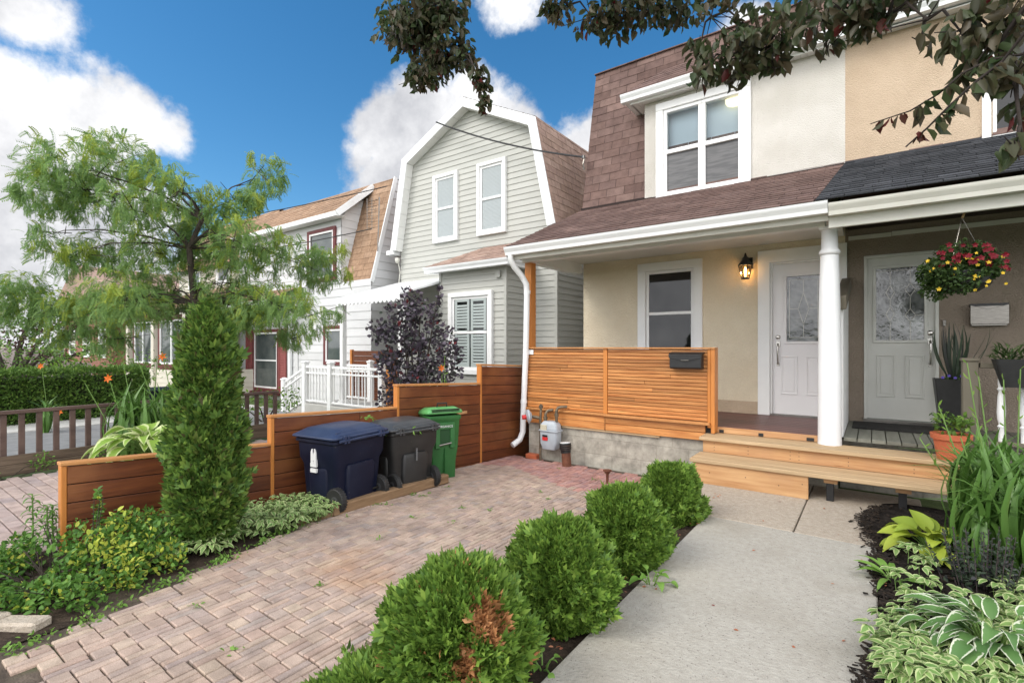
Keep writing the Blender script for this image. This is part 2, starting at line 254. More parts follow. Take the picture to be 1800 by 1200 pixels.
meter_grey = mk('meter_grey', (0.36, 0.40, 0.44), (0.42, 0.46, 0.50), 8, 0.45, spec=0.5)
rust = mk('rust', (0.10, 0.035, 0.018), (0.17, 0.065, 0.035), 14, 0.75, 0.3, 60)
pipe_iron = mk('pipe_iron', (0.10, 0.085, 0.065), (0.22, 0.17, 0.11), 18, 0.5, 0.3, 60, metal=0.5)
red_plastic = mk('red_plastic', (0.55, 0.03, 0.03), rough=0.4)
terracotta = mk('terracotta', (0.46, 0.115, 0.05), (0.53, 0.15, 0.07), 6, 0.6)
bark = mk('bark', (0.030, 0.023, 0.018), (0.07, 0.055, 0.042), 4, 0.9, 0.6, 20, stretch=(6, 6, 1.2))
bark_dark = mk('bark_dark', (0.018, 0.013, 0.011), (0.04, 0.03, 0.025), 4, 0.9, 0.6, 20)
stem_green = mk('stem_green', (0.10, 0.19, 0.035), (0.15, 0.25, 0.06), 4, 0.6)
bamboo = mk('bamboo', (0.40, 0.27, 0.13), rough=0.6)
car_paint = mk('car_paint', (0.42, 0.33, 0.31), rough=0.25, spec=0.6, coat=0.5)
brick_far = blocks('brick_far', (0.22, 0.09, 0.06), (0.28, 0.12, 0.08), (0.35, 0.30, 0.26), 0.22, 0.075, 0.3)
L_cedar = leaf_mat('L_cedar', [(0.035, 0.085, 0.018), (0.09, 0.175, 0.032), (0.145, 0.25, 0.044), (0.055, 0.12, 0.024), (0.22, 0.34, 0.06), (0.07, 0.06, 0.025)], 0.22)
L_globe = leaf_mat('L_globe', [(0.06, 0.125, 0.022), (0.125, 0.23, 0.034), (0.19, 0.31, 0.046), (0.09, 0.18, 0.028), (0.26, 0.38, 0.065)], 0.22)
L_dead = leaf_mat('L_dead', [(0.42, 0.19, 0.07), (0.52, 0.27, 0.12), (0.34, 0.15, 0.06), (0.46, 0.23, 0.10)], 0.15)
L_locust = leaf_mat('L_locust', [(0.15, 0.26, 0.085), (0.21, 0.34, 0.11), (0.27, 0.40, 0.12), (0.17, 0.30, 0.11), (0.24, 0.36, 0.11)], 0.5)
L_locust_y = leaf_mat('L_locust_y', [(0.28, 0.36, 0.055), (0.36, 0.43, 0.07), (0.22, 0.32, 0.06)], 0.38)
L_smoke = leaf_mat('L_smoke', [(0.055, 0.043, 0.06), (0.095, 0.076, 0.10), (0.17, 0.145, 0.18), (0.075, 0.05, 0.066), (0.05, 0.066, 0.05), (0.12, 0.10, 0.125)], 0.15, 0.6)
L_smoke_r = leaf_mat('L_smoke_r', [(0.16, 0.022, 0.03), (0.24, 0.05, 0.055), (0.12, 0.03, 0.035)], 0.3)
L_cherry = leaf_mat('L_cherry', [(0.045, 0.075, 0.03), (0.075, 0.105, 0.04), (0.105, 0.078, 0.046), (0.06, 0.092, 0.036), (0.13, 0.10, 0.06), (0.05, 0.064, 0.034)], 0.45, 0.42, 0.45)
L_cherry_r = leaf_mat('L_cherry_r', [(0.16, 0.02, 0.022), (0.10, 0.026, 0.02), (0.08, 0.035, 0.022)], 0.35, 0.45)
L_hedge = leaf_mat('L_hedge', [(0.06, 0.13, 0.025), (0.11, 0.20, 0.036), (0.08, 0.16, 0.03), (0.19, 0.30, 0.055)], 0.25)
L_lime = leaf_mat('L_lime', [(0.16, 0.28, 0.04), (0.22, 0.36, 0.06), (0.12, 0.23, 0.035)], 0.3)
L_maple = leaf_mat('L_maple', [(0.07, 0.02, 0.02), (0.045, 0.03, 0.022), (0.10, 0.03, 0.028)], 0.25)
L_euo = leaf_mat('L_euo', [(0.05, 0.13, 0.022), (0.085, 0.19, 0.03), (0.13, 0.26, 0.045), (0.07, 0.16, 0.026)], 0.22)
L_euo_y = leaf_mat('L_euo_y', [(0.38, 0.45, 0.05), (0.50, 0.53, 0.09), (0.28, 0.38, 0.045)], 0.25)
L_var = leaf_mat('L_var', [(0.12, 0.23, 0.06), (0.17, 0.29, 0.08), (0.22, 0.34, 0.10)], 0.22, edge=(0.46, 0.52, 0.25), thr=0.62)
L_hosta_v = leaf_mat('L_hosta_v', [(0.085, 0.18, 0.055), (0.12, 0.235, 0.065), (0.10, 0.20, 0.06)], 0.2, 0.45, edge=(0.62, 0.65, 0.50), thr=0.80)
L_hosta_l = leaf_mat('L_hosta_l', [(0.36, 0.44, 0.05), (0.44, 0.52, 0.08), (0.22, 0.33, 0.04)], 0.28, 0.45)
L_hosta_e = leaf_mat('L_hosta_e', [(0.20, 0.33, 0.05), (0.26, 0.40, 0.07)], 0.28, 0.45, edge=(0.55, 0.62, 0.30), thr=0.62)
L_blade = leaf_mat('L_blade', [(0.075, 0.165, 0.03), (0.11, 0.225, 0.045), (0.145, 0.28, 0.065), (0.09, 0.19, 0.035)], 0.25, 0.4, 0.4)
L_salvia = leaf_mat('L_salvia', [(0.035, 0.055, 0.032), (0.055, 0.08, 0.05), (0.045, 0.04, 0.05)], 0.15)
L_basket = leaf_mat('L_basket', [(0.022, 0.05, 0.012), (0.04, 0.075, 0.018), (0.06, 0.10, 0.025)], 0.2)
L_weed = leaf_mat('L_weed', [(0.14, 0.28, 0.045), (0.20, 0.35, 0.07)], 0.3)
P_red = leaf_mat('P_red', [(0.20, 0.005, 0.014), (0.14, 0.004, 0.014), (0.26, 0.008, 0.02)], 0.2)
P_yellow = leaf_mat('P_yellow', [(0.72, 0.48, 0.03), (0.78, 0.56, 0.06)], 0.2)
P_orange = leaf_mat('P_orange', [(0.75, 0.14, 0.015), (0.80, 0.22, 0.03)], 0.25)
L_litter = leaf_mat('L_litter', [(0.40, 0.13, 0.06), (0.28, 0.10, 0.05), (0.50, 0.22, 0.12), (0.20, 0.03, 0.03)], 0.1)
SCREEN = mk('insect_mesh', (0.075,0.075,0.078), (0.115,0.113,0.115), 1.0, 0.35, stretch=(3,3,26), spec=0.5, lo=0.42, hi=0.58, det=2)
lamp_glass = glass_clear('lamp_glass', (0.85, 0.75, 0.6), 0.8)
bulb_glow = emit('bulb_glow', (1.0, 0.62, 0.22), 9.0)
ceil_glow = emit('ceil_glow', (1.0, 0.86, 0.55), 1.1)

# ------------------------------------------------------------------ mesh helpers
class MB:
    def __init__(s): s.v = []; s.f = []; s.mi = []
    def add(s, vs, fs, mi=0):
        b = len(s.v); s.v += [tuple(p) for p in vs]; s.f += [tuple(i + b for i in f) for f in fs]; s.mi += [mi] * len(fs)
    def box(s, x0, x1, y0, y1, z0, z1, mi=0):
        s.add([(x0,y0,z0),(x1,y0,z0),(x1,y1,z0),(x0,y1,z0),(x0,y0,z1),(x1,y0,z1),(x1,y1,z1),(x0,y1,z1)],
              [(0,3,2,1),(4,5,6,7),(0,1,5,4),(1,2,6,5),(2,3,7,6),(3,0,4,7)], mi)
    def obox(s, c, a, b, d, mi=0):
        c, a, b, d = map(Vector, (c, a, b, d)); P = []
        for k in (-1, 1):
            for i, j in ((-1,-1),(1,-1),(1,1),(-1,1)): P.append(c + a*i + b*j + d*k)
        s.add(P, [(0,3,2,1),(4,5,6,7),(0,1,5,4),(1,2,6,5),(2,3,7,6),(3,0,4,7)], mi)
    def bar(s, p, q, w, h, up=(0,0,1), mi=0):
        p, q = Vector(p), Vector(q); d = q - p; x = d.normalized(); u = Vector(up); y = u.cross(x).normalized(); z = x.cross(y)
        s.obox((p+q)/2, d/2, y*w/2, z*h/2, mi)
    def loft(s, rings, cap=True, mi=0):
        n = len(rings[0]); vs = [p for r in rings for p in r]; fs = []
        for k in range(len(rings)-1):
            for i in range(n): j = (i+1) % n; fs.append((k*n+i, k*n+j, (k+1)*n+j, (k+1)*n+i))
        if cap: fs.append(tuple(range(n-1,-1,-1))); fs.append(tuple((len(rings)-1)*n+i for i in range(n)))
        s.add(vs, fs, mi)
    def tube(s, pts, rad, n=8, cap=True, mi=0):
        pts = [Vector(p) for p in pts]; rad = rad if isinstance(rad, (list, tuple)) else [rad]*len(pts); rings = []; prev = None
        for i, p in enumerate(pts):
            d = (pts[min(i+1, len(pts)-1)] - pts[max(i-1, 0)]).normalized()
            a = prev if prev else (Vector((0,0,1)) if abs(d.z) < 0.9 else Vector((1,0,0)))
            x = (a - d*a.dot(d)).normalized(); prev = x; y = d.cross(x)
            rings.append([p + (x*math.cos(t*2*math.pi/n) + y*math.sin(t*2*math.pi/n))*rad[i] for t in range(n)])
        s.loft(rings, cap, mi)
    def lathe(s, prof, c=(0,0), n=24, mi=0, cap=True):
        s.loft([[(c[0]+r*math.cos(t*2*math.pi/n), c[1]+r*math.sin(t*2*math.pi/n), z) for t in range(n)] for r, z in prof], cap, mi)
    def prism(s, poly, a0, a1, axis='x', mi=0):
        f = {'x': lambda p, a: (a, p[0], p[1]), 'y': lambda p, a: (p[0], a, p[1]), 'z': lambda p, a: (p[0], p[1], a)}[axis]
        s.loft([[f(p, a0) for p in poly], [f(p, a1) for p in poly]], True, mi)
    def build(s, name, mats, parent=None, label=None, bevel=0.0, smooth=False, kind=None, seg=1):
        me = bpy.data.meshes.new(name); me.from_pydata(s.v, [], s.f)
        mats = mats if isinstance(mats, (list, tuple)) else [mats]
        for m in mats: me.materials.append(m)
        if len(mats) > 1: me.polygons.foreach_set('material_index', s.mi)
        if smooth:
            me.polygons.foreach_set('use_smooth', [True]*len(s.f))
        me.update(); o = bpy.data.objects.new(name, me); COL.objects.link(o)
        if smooth: me.set_sharp_from_angle(angle=R(40))
        if bevel:
            b = o.modifiers.new('bevel', 'BEVEL'); b.width = bevel; b.segments = seg; b.limit_method = 'ANGLE'; b.angle_limit = R(40)
        adopt(o, parent)
        if label: o['label'] = label
        if kind: o['kind'] = kind
        return o
WLOC = {}
def adopt(o, parent):
    if parent is None: return
    o.parent = parent
    o.matrix_parent_inverse = WLOC[parent.name].inverted() if parent.name in WLOC else Matrix()
    WLOC[o.name] = WLOC.get(parent.name, Matrix()) @ o.matrix_parent_inverse   # parts keep world coordinates
def thing(name, label, cat, loc, group=None):
    o = bpy.data.objects.new(name, None); COL.objects.link(o); o.location = loc; o.empty_display_size = 0.2
    WLOC[o.name] = Matrix.Translation(loc); o['label'] = label; o['category'] = cat
    if group: o['group'] = group
    return o
def tag(o, label, cat, group=None):
    o['label'] = label; o['category'] = cat
    if group: o['group'] = group
    return o
def rrect(cx, cy, hx, hy, r, z, n=3):
    out = []
    for sx, sy, a0 in ((1,1,0),(-1,1,90),(-1,-1,180),(1,-1,270)):
        for k in range(n+1):
            a = R(a0 + 90*k/n); out.append((cx+sx*(hx-r)+r*math.cos(a), cy+sy*(hy-r)+r*math.sin(a), z))
    return out
# siding: real lapped courses; m(a, d, z) -> point, lim(z) -> (a0, a1)
def siding(mb, m, z0, z1, lim, h=0.115, d=0.016, mi=0):
    z = z0
    while z < z1 - 0.005:
        t = min(z+h, z1); a0, a1 = lim(z); b0, b1 = lim(t)
        if a1 - a0 > 0.02:
            mb.add([m(a0,d,z), m(a1,d,z), m(b1,0.003,t), m(b0,0.003,t), m(a0,0,z), m(a1,0,z)], [(0,1,2,3),(4,5,1,0)], mi)
        z = t
# shingles: every tab its own piece; O origin, U along, V up the slope (unit), lim(v) -> (u0, u1)
def shingles(mb, O, U, V, L, lim, course=0.14, tab=0.30, th=0.009, mi=0, under=1):
    O, U, V = Vector(O), Vector(U), Vector(V); Nn = U.cross(V).normalized(); i = 0; v = 0.0
    us = []
    while v < L - 0.01:
        v1 = min(v + course, L); a0, a1 = lim(v); b0, b1 = lim(v1); u = a0 - (tab*(0.5 if i % 2 else 0.02) + rnd.uniform(0, 0.03))
        us.append((a0, a1, v))
        while u < a1:
            w = tab*rnd.uniform(0.94, 1.06); p0, p1 = max(u+0.003, a0), min(u+w-0.003, a1)
            if p1 - p0 > 0.012:
                q0, q1 = max(p0, b0) if p0 <= a0+0.01 else p0, min(p1, b1) if p1 >= a1-0.01 else p1
                t = th*rnd.uniform(0.75, 1.3); dv = rnd.uniform(-0.004, 0.004)
                P = lambda u_, v_, n_: O + U*u_ + V*v_ + Nn*n_
                mb.add([P(p0,v+dv,t), P(p1,v+dv,t), P(q1,v1+0.012,0.002), P(q0,v1+0.012,0.002), P(p0,v+dv,0), P(p1,v+dv,0)], [(0,1,2,3),(4,5,1,0)], mi)
            u += w
        v = v1; i += 1
    us.append((*lim(L), L))
    for k in range(len(us)-1):
        a0, a1, va = us[k]; b0, b1, vb = us[k+1]
        mb.add([O+U*a0+V*va-Nn*0.002, O+U*a1+V*va-Nn*0.002, O+U*b1+V*vb-Nn*0.002, O+U*b0+V*vb-Nn*0.002], [(0,1,2,3)], under)
# wall facing -Y with rectangular holes
def wall_holes(mb, x0, x1, z0, z1, y0, y1, holes, mi=0):
    xs = sorted({x0, x1, *[h[0] for h in holes], *[h[1] for h in holes]}); zs = sorted({z0, z1, *[h[2] for h in holes], *[h[3] for h in holes]})
    for i in range(len(xs)-1):
        for j in range(len(zs)-1):
            cx, cz = (xs[i]+xs[i+1])/2, (zs[j]+zs[j+1])/2
            if any(h[0] < cx < h[1] and h[2] < cz < h[3] for h in holes): continue
            a, b, c, d = xs[i], xs[i+1], zs[j], zs[j+1]
            mb.add([(a,y0,c),(b,y0,c),(b,y0,d),(a,y0,d)], [(0,1,2,3)], mi)
    for a, b, c, d in holes:
        mb.add([(a,y0,c),(b,y0,c),(b,y0,d),(a,y0,d),(a,y1,c),(b,y1,c),(b,y1,d),(a,y1,d)], [(0,1,5,4),(1,2,6,5),(2,3,7,6),(3,0,4,7)], mi)
def frame4(mb, x0, x1, z0, z1, w, y0, y1, wb=None, mi=0):
    wb = w if wb is None else wb
    mb.box(x0, x0+w, y0, y1, z0+wb, z1-w, mi); mb.box(x1-w, x1, y0, y1, z0+wb, z1-w, mi); mb.box(x0, x1, y0-0.002, y1, z1-w, z1, mi)
    if wb: mb.box(x0, x1, y0-0.002, y1, z0, z0+wb, mi)
def window(par, x0, x1, z0, z1, Y, cw, sw, mats, mid=None, pane=None, out=0.035, sash=0.0, depth=0.03, name='window'):
    """casing proud of the wall face Y, sash set at Y+sash, pane a sub-part"""
    mb = MB(); frame4(mb, x0, x1, z0, z1, cw, Y-out, Y+0.01)
    frame4(mb, x0+cw, x1-cw, z0+cw, z1-cw, sw, Y-out*0.45+sash, Y+0.01+sash)
    if mid is not None: mb.box(x0+cw+sw, x1-cw-sw, Y-out*0.6+sash, Y+0.01+sash, mid-sw*0.5, mid+sw*0.5)
    w = mb.build(name, mats, par, bevel=0.004)
    p = MB(); y = Y - out*0.2 + sash; a = cw+sw*0.6
    p.add([(x0+a,y,z0+a),(x1-a,y,z0+a),(x1-a,y,z1-a),(x0+a,y,z1-a)], [(0,1,2,3)])
    p.build('pane', pane or glass_dark, w)
    return w
# ------------------------------------------------------------------ foliage helpers (numpy)
def T_oval(l=1.0, w=0.6, fold=0.12, tip=0.0):
    v = [(0,0,0),(-w*.42,.28*l,fold*w),(-w*.40,.66*l,fold*w),(0,l,-.06*l+tip),(w*.40,.66*l,fold*w),(w*.42,.28*l,fold*w)]
    return np.array(v), np.array([(0,1,2,3),(0,3,4,5)]), np.array([(0,0),(-1,.28),(-1,.66),(0,1),(1,.66),(1,.28)])
def T_spray():
    v = []; f = []
    for a, l, z in ((-58,.62,.02),(-28,.86,-.03),(0,1.0,.03),(28,.86,-.02),(58,.62,.03)):
        s, c = math.sin(R(a)), math.cos(R(a)); b = len(v); w = .145
        v += [(0,.02,0),(s*l*.55-c*w,c*l*.55+s*w,z),(s*l,c*l,z*2.5-.05),(s*l*.55+c*w,c*l*.55-s*w,-z)]; f.append((b,b+1,b+2,b+3))
    return np.array(v), np.array(f), None
def T_pinnate(n=8, droop=0.45):
    v = []; f = []
    def rp(t): return np.array((0, t*(1-.12*t), -droop*t*t))
    v += [(-.006,0,0),(.006,0,0),tuple(rp(1)+(.004,0,0)),tuple(rp(1)-(.004,0,0))]; f.append((0,1,2,3))
    for k in range(n):
        t = (k+1.0)/(n+.6); p = rp(t); l = .27*(1-.45*abs(t-.45)); w = .052
        for s in (-1, 1):
            d = np.array((s*.93, .36, -.20)); q = np.array((.36*s*-1, .93, 0))*w; b = len(v)
            v += [tuple(p), tuple(p+d*l*.5-q), tuple(p+d*l), tuple(p+d*l*.5+q)]; f.append((b,b+1,b+2,b+3))
    return np.array(v), np.array(f), None
def T_blade(l=1.0, w=0.035, droop=0.5, n=6, fold=0.35, curve=1.6):
    v = []; f = []; uv = []
    for k in range(n+1):
        t = k/n; ww = w*(0.75+.6*t)*(1-t**3.0)*1.0 + .0015; y = l*t*math.cos(droop*t**curve*1.2); z = l*t*math.sin(R(80)) *0 + 0
        ang = droop*t**curve
        v += [(-ww, l*t*math.cos(ang), -l*t*math.sin(ang)+fold*ww), (0, l*t*math.cos(ang), -l*t*math.sin(ang)), (ww, l*t*math.cos(ang), -l*t*math.sin(ang)+fold*ww)]
        uv += [(-1,t),(0,t),(1,t)]
    for k in range(n):
        b = k*3; f += [(b,b+1,b+4,b+3),(b+1,b+2,b+5,b+4)]
    return np.array(v), np.array(f), np.array(uv)
def T_broad(l=1.0, w=0.5, cup=0.12, droop=0.35, n=6, wave=0.0):
    v = []; f = []; uv = []
    for k in range(n+1):
        t = k/n; ww = w*.5*math.sin(math.pi*min(1, t**.75*1.0))**.8 + .002; ang = droop*t*t
        y = l*t*math.cos(ang*.6); z = -l*t*math.sin(ang)
        wv = wave*math.sin(t*9)
        for s, q in ((-1,1.0),(-.55,.28),(0,0),(.55,.28),(1,1.0)): v.append((s*ww, y, z + cup*ww*(abs(s)**1.5)*2 + wv*s*abs(s)*w*.2)); uv.append((s if t < .93 else (s or .9), t))
    for k in range(n):
        for j in range(4): b = k*5+j; f.append((b,b+1,b+6,b+5))
    return np.array(v), np.array(f), np.array(uv)
def unit(a): return a/np.maximum(np.linalg.norm(a, axis=-1, keepdims=True), 1e-9)
def orient(d, nrm):
    d = unit(d); x = unit(np.cross(d, nrm)); z = np.cross(x, d); return np.stack([x, d, z], axis=-1)   # columns
def rand_dir(n): return unit(rng.normal(size=(n,3)))
class LV:
    """collects instanced leaves into one mesh"""
    def __init__(s): s.V = []; s.F = []; s.M = []; s.U = []; s.n = 0; s.uv = False
    def put(s, T, pos, rot, sc, mi=0):
        v, f, uv = T; n = len(pos); sc = np.broadcast_to(np.asarray(sc, float), (n,)) if np.ndim(sc) < 2 else sc
        k = sc[:, None, None] if np.ndim(sc) == 1 else sc[:, None, :]
        P = np.einsum('nij,nvj->nvi', rot, v[None]*k) + pos[:, None, :]
        s.V.append(P.reshape(-1,3)); F = (f[None] + (np.arange(n)*len(v))[:, None, None] + s.n).reshape(-1,4); s.F.append(F)
        s.M.append(np.broadcast_to(np.asarray(mi), (n,)).repeat(len(f)) if np.ndim(mi) else np.full(n*len(f), mi)); s.n += n*len(v)
        u = np.zeros((len(v),2)) if uv is None else uv; s.uv = s.uv or uv is not None
        s.U.append(np.tile(u[f].reshape(-1,2), (n,1)))
    def build(s, name, mats, parent=None, kind=None):
        V = np.concatenate(s.V); F = np.concatenate(s.F); M = np.concatenate(s.M)
        me = bpy.data.meshes.new(name); me.vertices.add(len(V)); me.vertices.foreach_set('co', V.astype(np.float32).ravel())
        me.loops.add(F.size); me.loops.foreach_set('vertex_index', F.astype(np.int32).ravel())
        me.polygons.add(len(F)); me.polygons.foreach_set('loop_start', np.arange(0, F.size, 4, dtype=np.int32))
        me.polygons.foreach_set('material_index', M.astype(np.int32))
        if s.uv:
            me.update(); lay = me.uv_layers.new(name='UVMap'); lay.data.foreach_set('uv', np.concatenate(s.U).astype(np.float32).ravel())
        mats = mats if isinstance(mats, (list, tuple)) else [mats]
        for m in mats: me.materials.append(m)
        me.update(calc_edges=True); me.validate()
        o = bpy.data.objects.new(name, me); COL.objects.link(o); adopt(o, parent)
        if kind: o['kind'] = kind
        return o
def lump(p, sc, seed=0.0):
    return np.array([mnoise.noise(Vector((float(a)*sc+seed, float(b)*sc+seed*.7, float(c)*sc-seed))) for a, b, c in p])

# ------------------------------------------------------------------ the ground and what is laid on it
def dz(x, y):                                    # the driveway falls gently towards the house
    k = 1.0 if -4.7 < x < -1.75 else (max(0, 1-(x+1.75)/0.5) if x >= -1.75 else max(0, 1+(x+4.7)/0.25))
    return -0.04*max(0, min(y, 6.6)-2)*k
def sheet(name, xs, ys, zf, m, parent=None, kind='structure'):
    mb = MB(); n = len(xs)
    for y in ys:
        for x in xs: mb.v.append((x, y, zf(x, y)))
    for j in range(len(ys)-1):
        for i in range(n-1): mb.f.append((j*n+i, j*n+i+1, (j+1)*n+i+1, (j+1)*n+i)); mb.mi.append(0)
    return mb.build(name, m, parent, kind=kind)
gx = [-400,-120,-60,-30,-16,-10,-7,-5.5,-4.96,-4.7,-4.3,-3,-1.9,-1.75,-1.5,-1.25,-1,0,1,3,6,20,60,400]
gy = [-400,-100,-30,-12,-5,-2,0,1,2,3,4,5,6,6.6,8,12,20,40,120,400]
sheet('ground', gx, gy, lambda x, y: dz(x, y)-0.06, lawn)
mb = MB(); mb.box(-60, 40, -9.5, -2.2, -0.17, -0.10); mb.build('road', asphalt, kind='structure')
mb = MB()
for k in range(-26, 20): mb.box(k*1.5+0.004, k*1.5+1.496, -1.25, 0.43, -0.12, 0.0)
mb.build('sidewalk', conc_side, kind='structure', bevel=0.006)
def paver(mb, cx, cy, hx, hy, z, ang=0.0, mi=0):
    t = rnd.uniform(-0.002, 0.002); ca, sa = math.cos(ang), math.sin(ang); b = 0.004; tx, ty = rnd.uniform(-.012,.012), rnd.uniform(-.012,.012)
    P = lambda a, c, h: (cx+a*ca-c*sa, cy+a*sa+c*ca, z(cx, cy)+h+t+a*tx+c*ty-0.04*0)
    o = [(-hx,-hy),(hx,-hy),(hx,hy),(-hx,hy)]; i = [(-hx+b,-hy+b),(hx-b,-hy+b),(hx-b,hy-b),(-hx+b,hy-b)]
    vs = [P(a,c,-.03) for a,c in o] + [P(a,c,-.005) for a,c in o] + [P(a,c,0) for a,c in i]
    fs = [(8,9,10,11)] + [(k,(k+1)%4,4+(k+1)%4,4+k) for k in range(4)] + [(4+k,4+(k+1)%4,8+(k+1)%4,8+k) for k in range(4)]
    mb.add(vs, fs, mi)
def left_edge(y): return -3.29-(y-.5)*0.276 if y < 2.6 else (-3.9 if y < 4.2 else -4.36)
sheet('driveway_bed', [-4.9,-4.7,-4.3,-3.5,-2.6,-1.9,-1.76], [.44,1,1.5,2,2.5,3,3.5,4,4.5,5,5.5,6.1], lambda x, y: dz(x, y)-0.014, sand_joint)
mb = MB(); PX, PY, g = 0.088, 0.168, 0.0035      # pairs of long bricks alternating with pairs of near-square ones
for i in range(32):
    cx = -4.64 + i*PX
    for j in range(-1, 36):
        cy = 0.40 + j*PY + (PY/2 if (i//2) % 2 else 0) + rnd.uniform(-.004, .004)
        if cy < .52 or cy > 6.0 or cx > -1.88 or cx < left_edge(cy)+0.02: continue
        red = cy > 5.05 - 0.25*math.sin(cx*2); m_ = 1 if red else 0
        if (i+j) % 2 == 0 or rnd.random() < .1:
            for k in (-1, 1): paver(mb, cx+k*PX/4, cy, PX/4-g*.8, PY/2-g, dz, mi=m_)
        else:
            for k in (-1, 1): paver(mb, cx, cy+k*PY/4, PX/2-g*.8, PY/4-g, dz, mi=m_)
mb.build('driveway', [brick_mix, brick_red], kind='structure')
mb = MB()
sheet('neighbour_driveway_bed', [-7.75,-6,-4.72], [.44,2,4,6], lambda x, y: -0.020, sand_joint)
for j in range(0, 46):
    for i in range(-2, 18):
        cx = -7.75 + i*.205 + (j % 2)*.10; cy = 0.5 + j*.105
        if -7.7 < cx < -4.75 and .47 < cy < 4.6: paver(mb, cx, cy, .098, .048, lambda x, y: 0.0)
mb.build('neighbour_driveway', brick_old, kind='structure')
mb = MB(); mb.box(-1.17, 0.02, .434, 4.46, -.14, 0.0)
mb.build('path', conc, kind='structure', bevel=0.008)
mb = MB(); mb.box(-1.62, -0.515, 4.472, 6.12, -.15, -0.002); mb.box(-0.505, 0.36, 4.472, 6.12, -.15, -0.004)
mb.build('landing', conc_warm, kind='structure', bevel=0.006)
sheet('soil_strip', [-1.90,-1.7,-1.5,-1.3,-1.172], [.44,1,1.5,2,2.5,3,3.5,4,4.5,5,5.6], lambda x, y: min(dz(x, y), -0.02*(x > -1.7)) - 0.012 + 0.012*math.sin(x*31+y*17), soil)
sheet('garden_soil', [-5.0,-4.6,-4.3,-4.0,-3.7,-3.4], [.44,.8,1.2,1.6,2,2.4,2.8], lambda x, y: dz(x, y)-0.006-0.05*(x > left_edge(y)+0.04)+0.01*math.sin(x*29+y*13), soil)
# mulch bed: uneven sheet and loose chips
bed_edge = lambda y: 0.03 + 0.055*math.sin(y*2.1+.5) - 0.03*math.sin(y*5.3) - (0.10 if y > 4.4 else 0)*0
xs = [-0.10+.1*i for i in range(36)]; ys = [.44+.1*i for i in range(54)]
sheet('mulch_bed', xs, ys, lambda x, y: min(0.03, (x-bed_edge(y))*0.35) - 0.004 + 0.014*mnoise.noise(Vector((x*7, y*7, 0))), mulch_mat)
mb = MB()
for k in range(5200):
    y = rnd.uniform(.5, 5.6); x = bed_edge(y) + (rnd.uniform(-.05, 3.0) if k % 3 else rnd.gauss(0, .035)); z = min(.03, max(0, (x-bed_edge(y))*.35)) + rnd.uniform(.002, .014)
    if x > 3: continue
    a = rnd.uniform(0, 6.28); l = rnd.uniform(.008, .03); w = rnd.uniform(.002, .006)
    d = Vector((math.cos(a), math.sin(a), rnd.uniform(-.25, .25)))*l; e = Vector((-math.sin(a), math.cos(a), rnd.uniform(-.4, .4)))*w
    mb.obox((x, y, z+.003), d, e, (0, 0, .0022))
mb.build('mulch', chip_mat, kind='stuff')
# far side of the neighbour's rail fence: kerbed walk and lawn strip
mb = MB(); mb.box(-12.9, -11.7, .44, 6.2, -.1, 0.02); mb.build('neighbour_path', conc_side, kind='structure', bevel=.01)
mb = MB(); mb.box(-11.7, -9.3, .44, 6.2, -.1, 0.0); mb.build('parking_pad', mk('pad_grey', (0.20, 0.20, 0.20), (0.26, 0.26, 0.255), 5, 0.9, .3, 90), kind='structure')

# ------------------------------------------------------------------ the cream half of the pair
YF = 7.66
house = thing('semi_detached_house', 'cream stucco half with brown shingle mansard and white double window above its porch', 'house', (-2.2, 7.66, 0))
mb = MB()
wall_holes(mb, -4.03, -0.29, -.3, 3.80, YF, YF+.12, [(-2.95, -2.15, 1.05, 2.66), (-1.16, -0.40, .50, 2.60)])
mb.build('wall', stucco_cream, house)
mb = MB(); mb.add([(-2.94,YF,3.66),(-0.29,YF,3.66),(-0.29,YF,5.34),(-2.94,YF,5.34),(-2.94,8.2,3.66),(-2.94,8.2,5.34)], [(0,1,2,3),(0,4,5,3)])
mb2 = MB(); wall_holes(mb2, -2.94, -0.29, 3.66, 5.34, YF-.006, YF+.12, [(-2.66, -1.47, 3.76, 5.14)]); mb2.add([(-2.94,YF-.006,3.66),(-2.94,8.2,3.66),(-2.94,8.2,5.34),(-2.94,YF-.006,5.34)], [(0,1,2,3)])
mb2.build('dormer_wall', stucco_white, house)
mb = MB(); mb.add([(-4.03,YF,-.3),(-4.03,17,-.3),(-4.03,17,6.3),(-4.03,8.19,6.3),(-4.03,YF,3.8)], [(0,1,2,3,4)])
mb.add([(-4.03,17,-.3),(-.29,17,-.3),(-.29,17,6.3),(-4.03,17,6.3)], [(0,1,2,3)]); mb.build('side_wall', stucco_white, house)
mb = MB(); mb.box(-4.03, -0.29, 8.2, 17, 6.2, 6.30); mb.build('flat_roof', shingle_brown_dark, house)
V = Vector((0, .53, 2.54)); Lm = V.length; V.normalize()
mb = MB(); shingles(mb, (-4.05, YF, 3.80), (1,0,0), V, Lm, lambda v: (0, 3.76), 0.146, .32, .008)
for k in range(12): mb.box(-4.07+k*.315, -4.07+k*.315+.31, 8.15, 8.42, 6.335, 6.352)
mb.build('mansard_roof', [shingle_brown, shingle_brown_dark], house)
V = Vector((0, .72, .60)); Ld = V.length; V.normalize()
mb = MB(); shingles(mb, (-3.22, 7.40, 5.41), (1,0,0), V, Ld, lambda v: (0.48*v/Ld, 2.93), .13, .3, .008)
mb.add([(-3.22,7.40,5.41),(-2.74,8.12,6.01),(-3.22,8.0,5.41)], [(0,1,2)], 0); mb.build('dormer_roof', [shingle_brown, shingle_brown_dark], house)
GUT = lambda y, z: [(y+.13,z),(y+.13,z-.115),(y+.035,z-.115),(y+.028,z-.075),(y+.005,z-.035),(y,z-.022),(y-.004,z),(y+.012,z),(y+.014,z-.018),(y+.118,z-.018)]
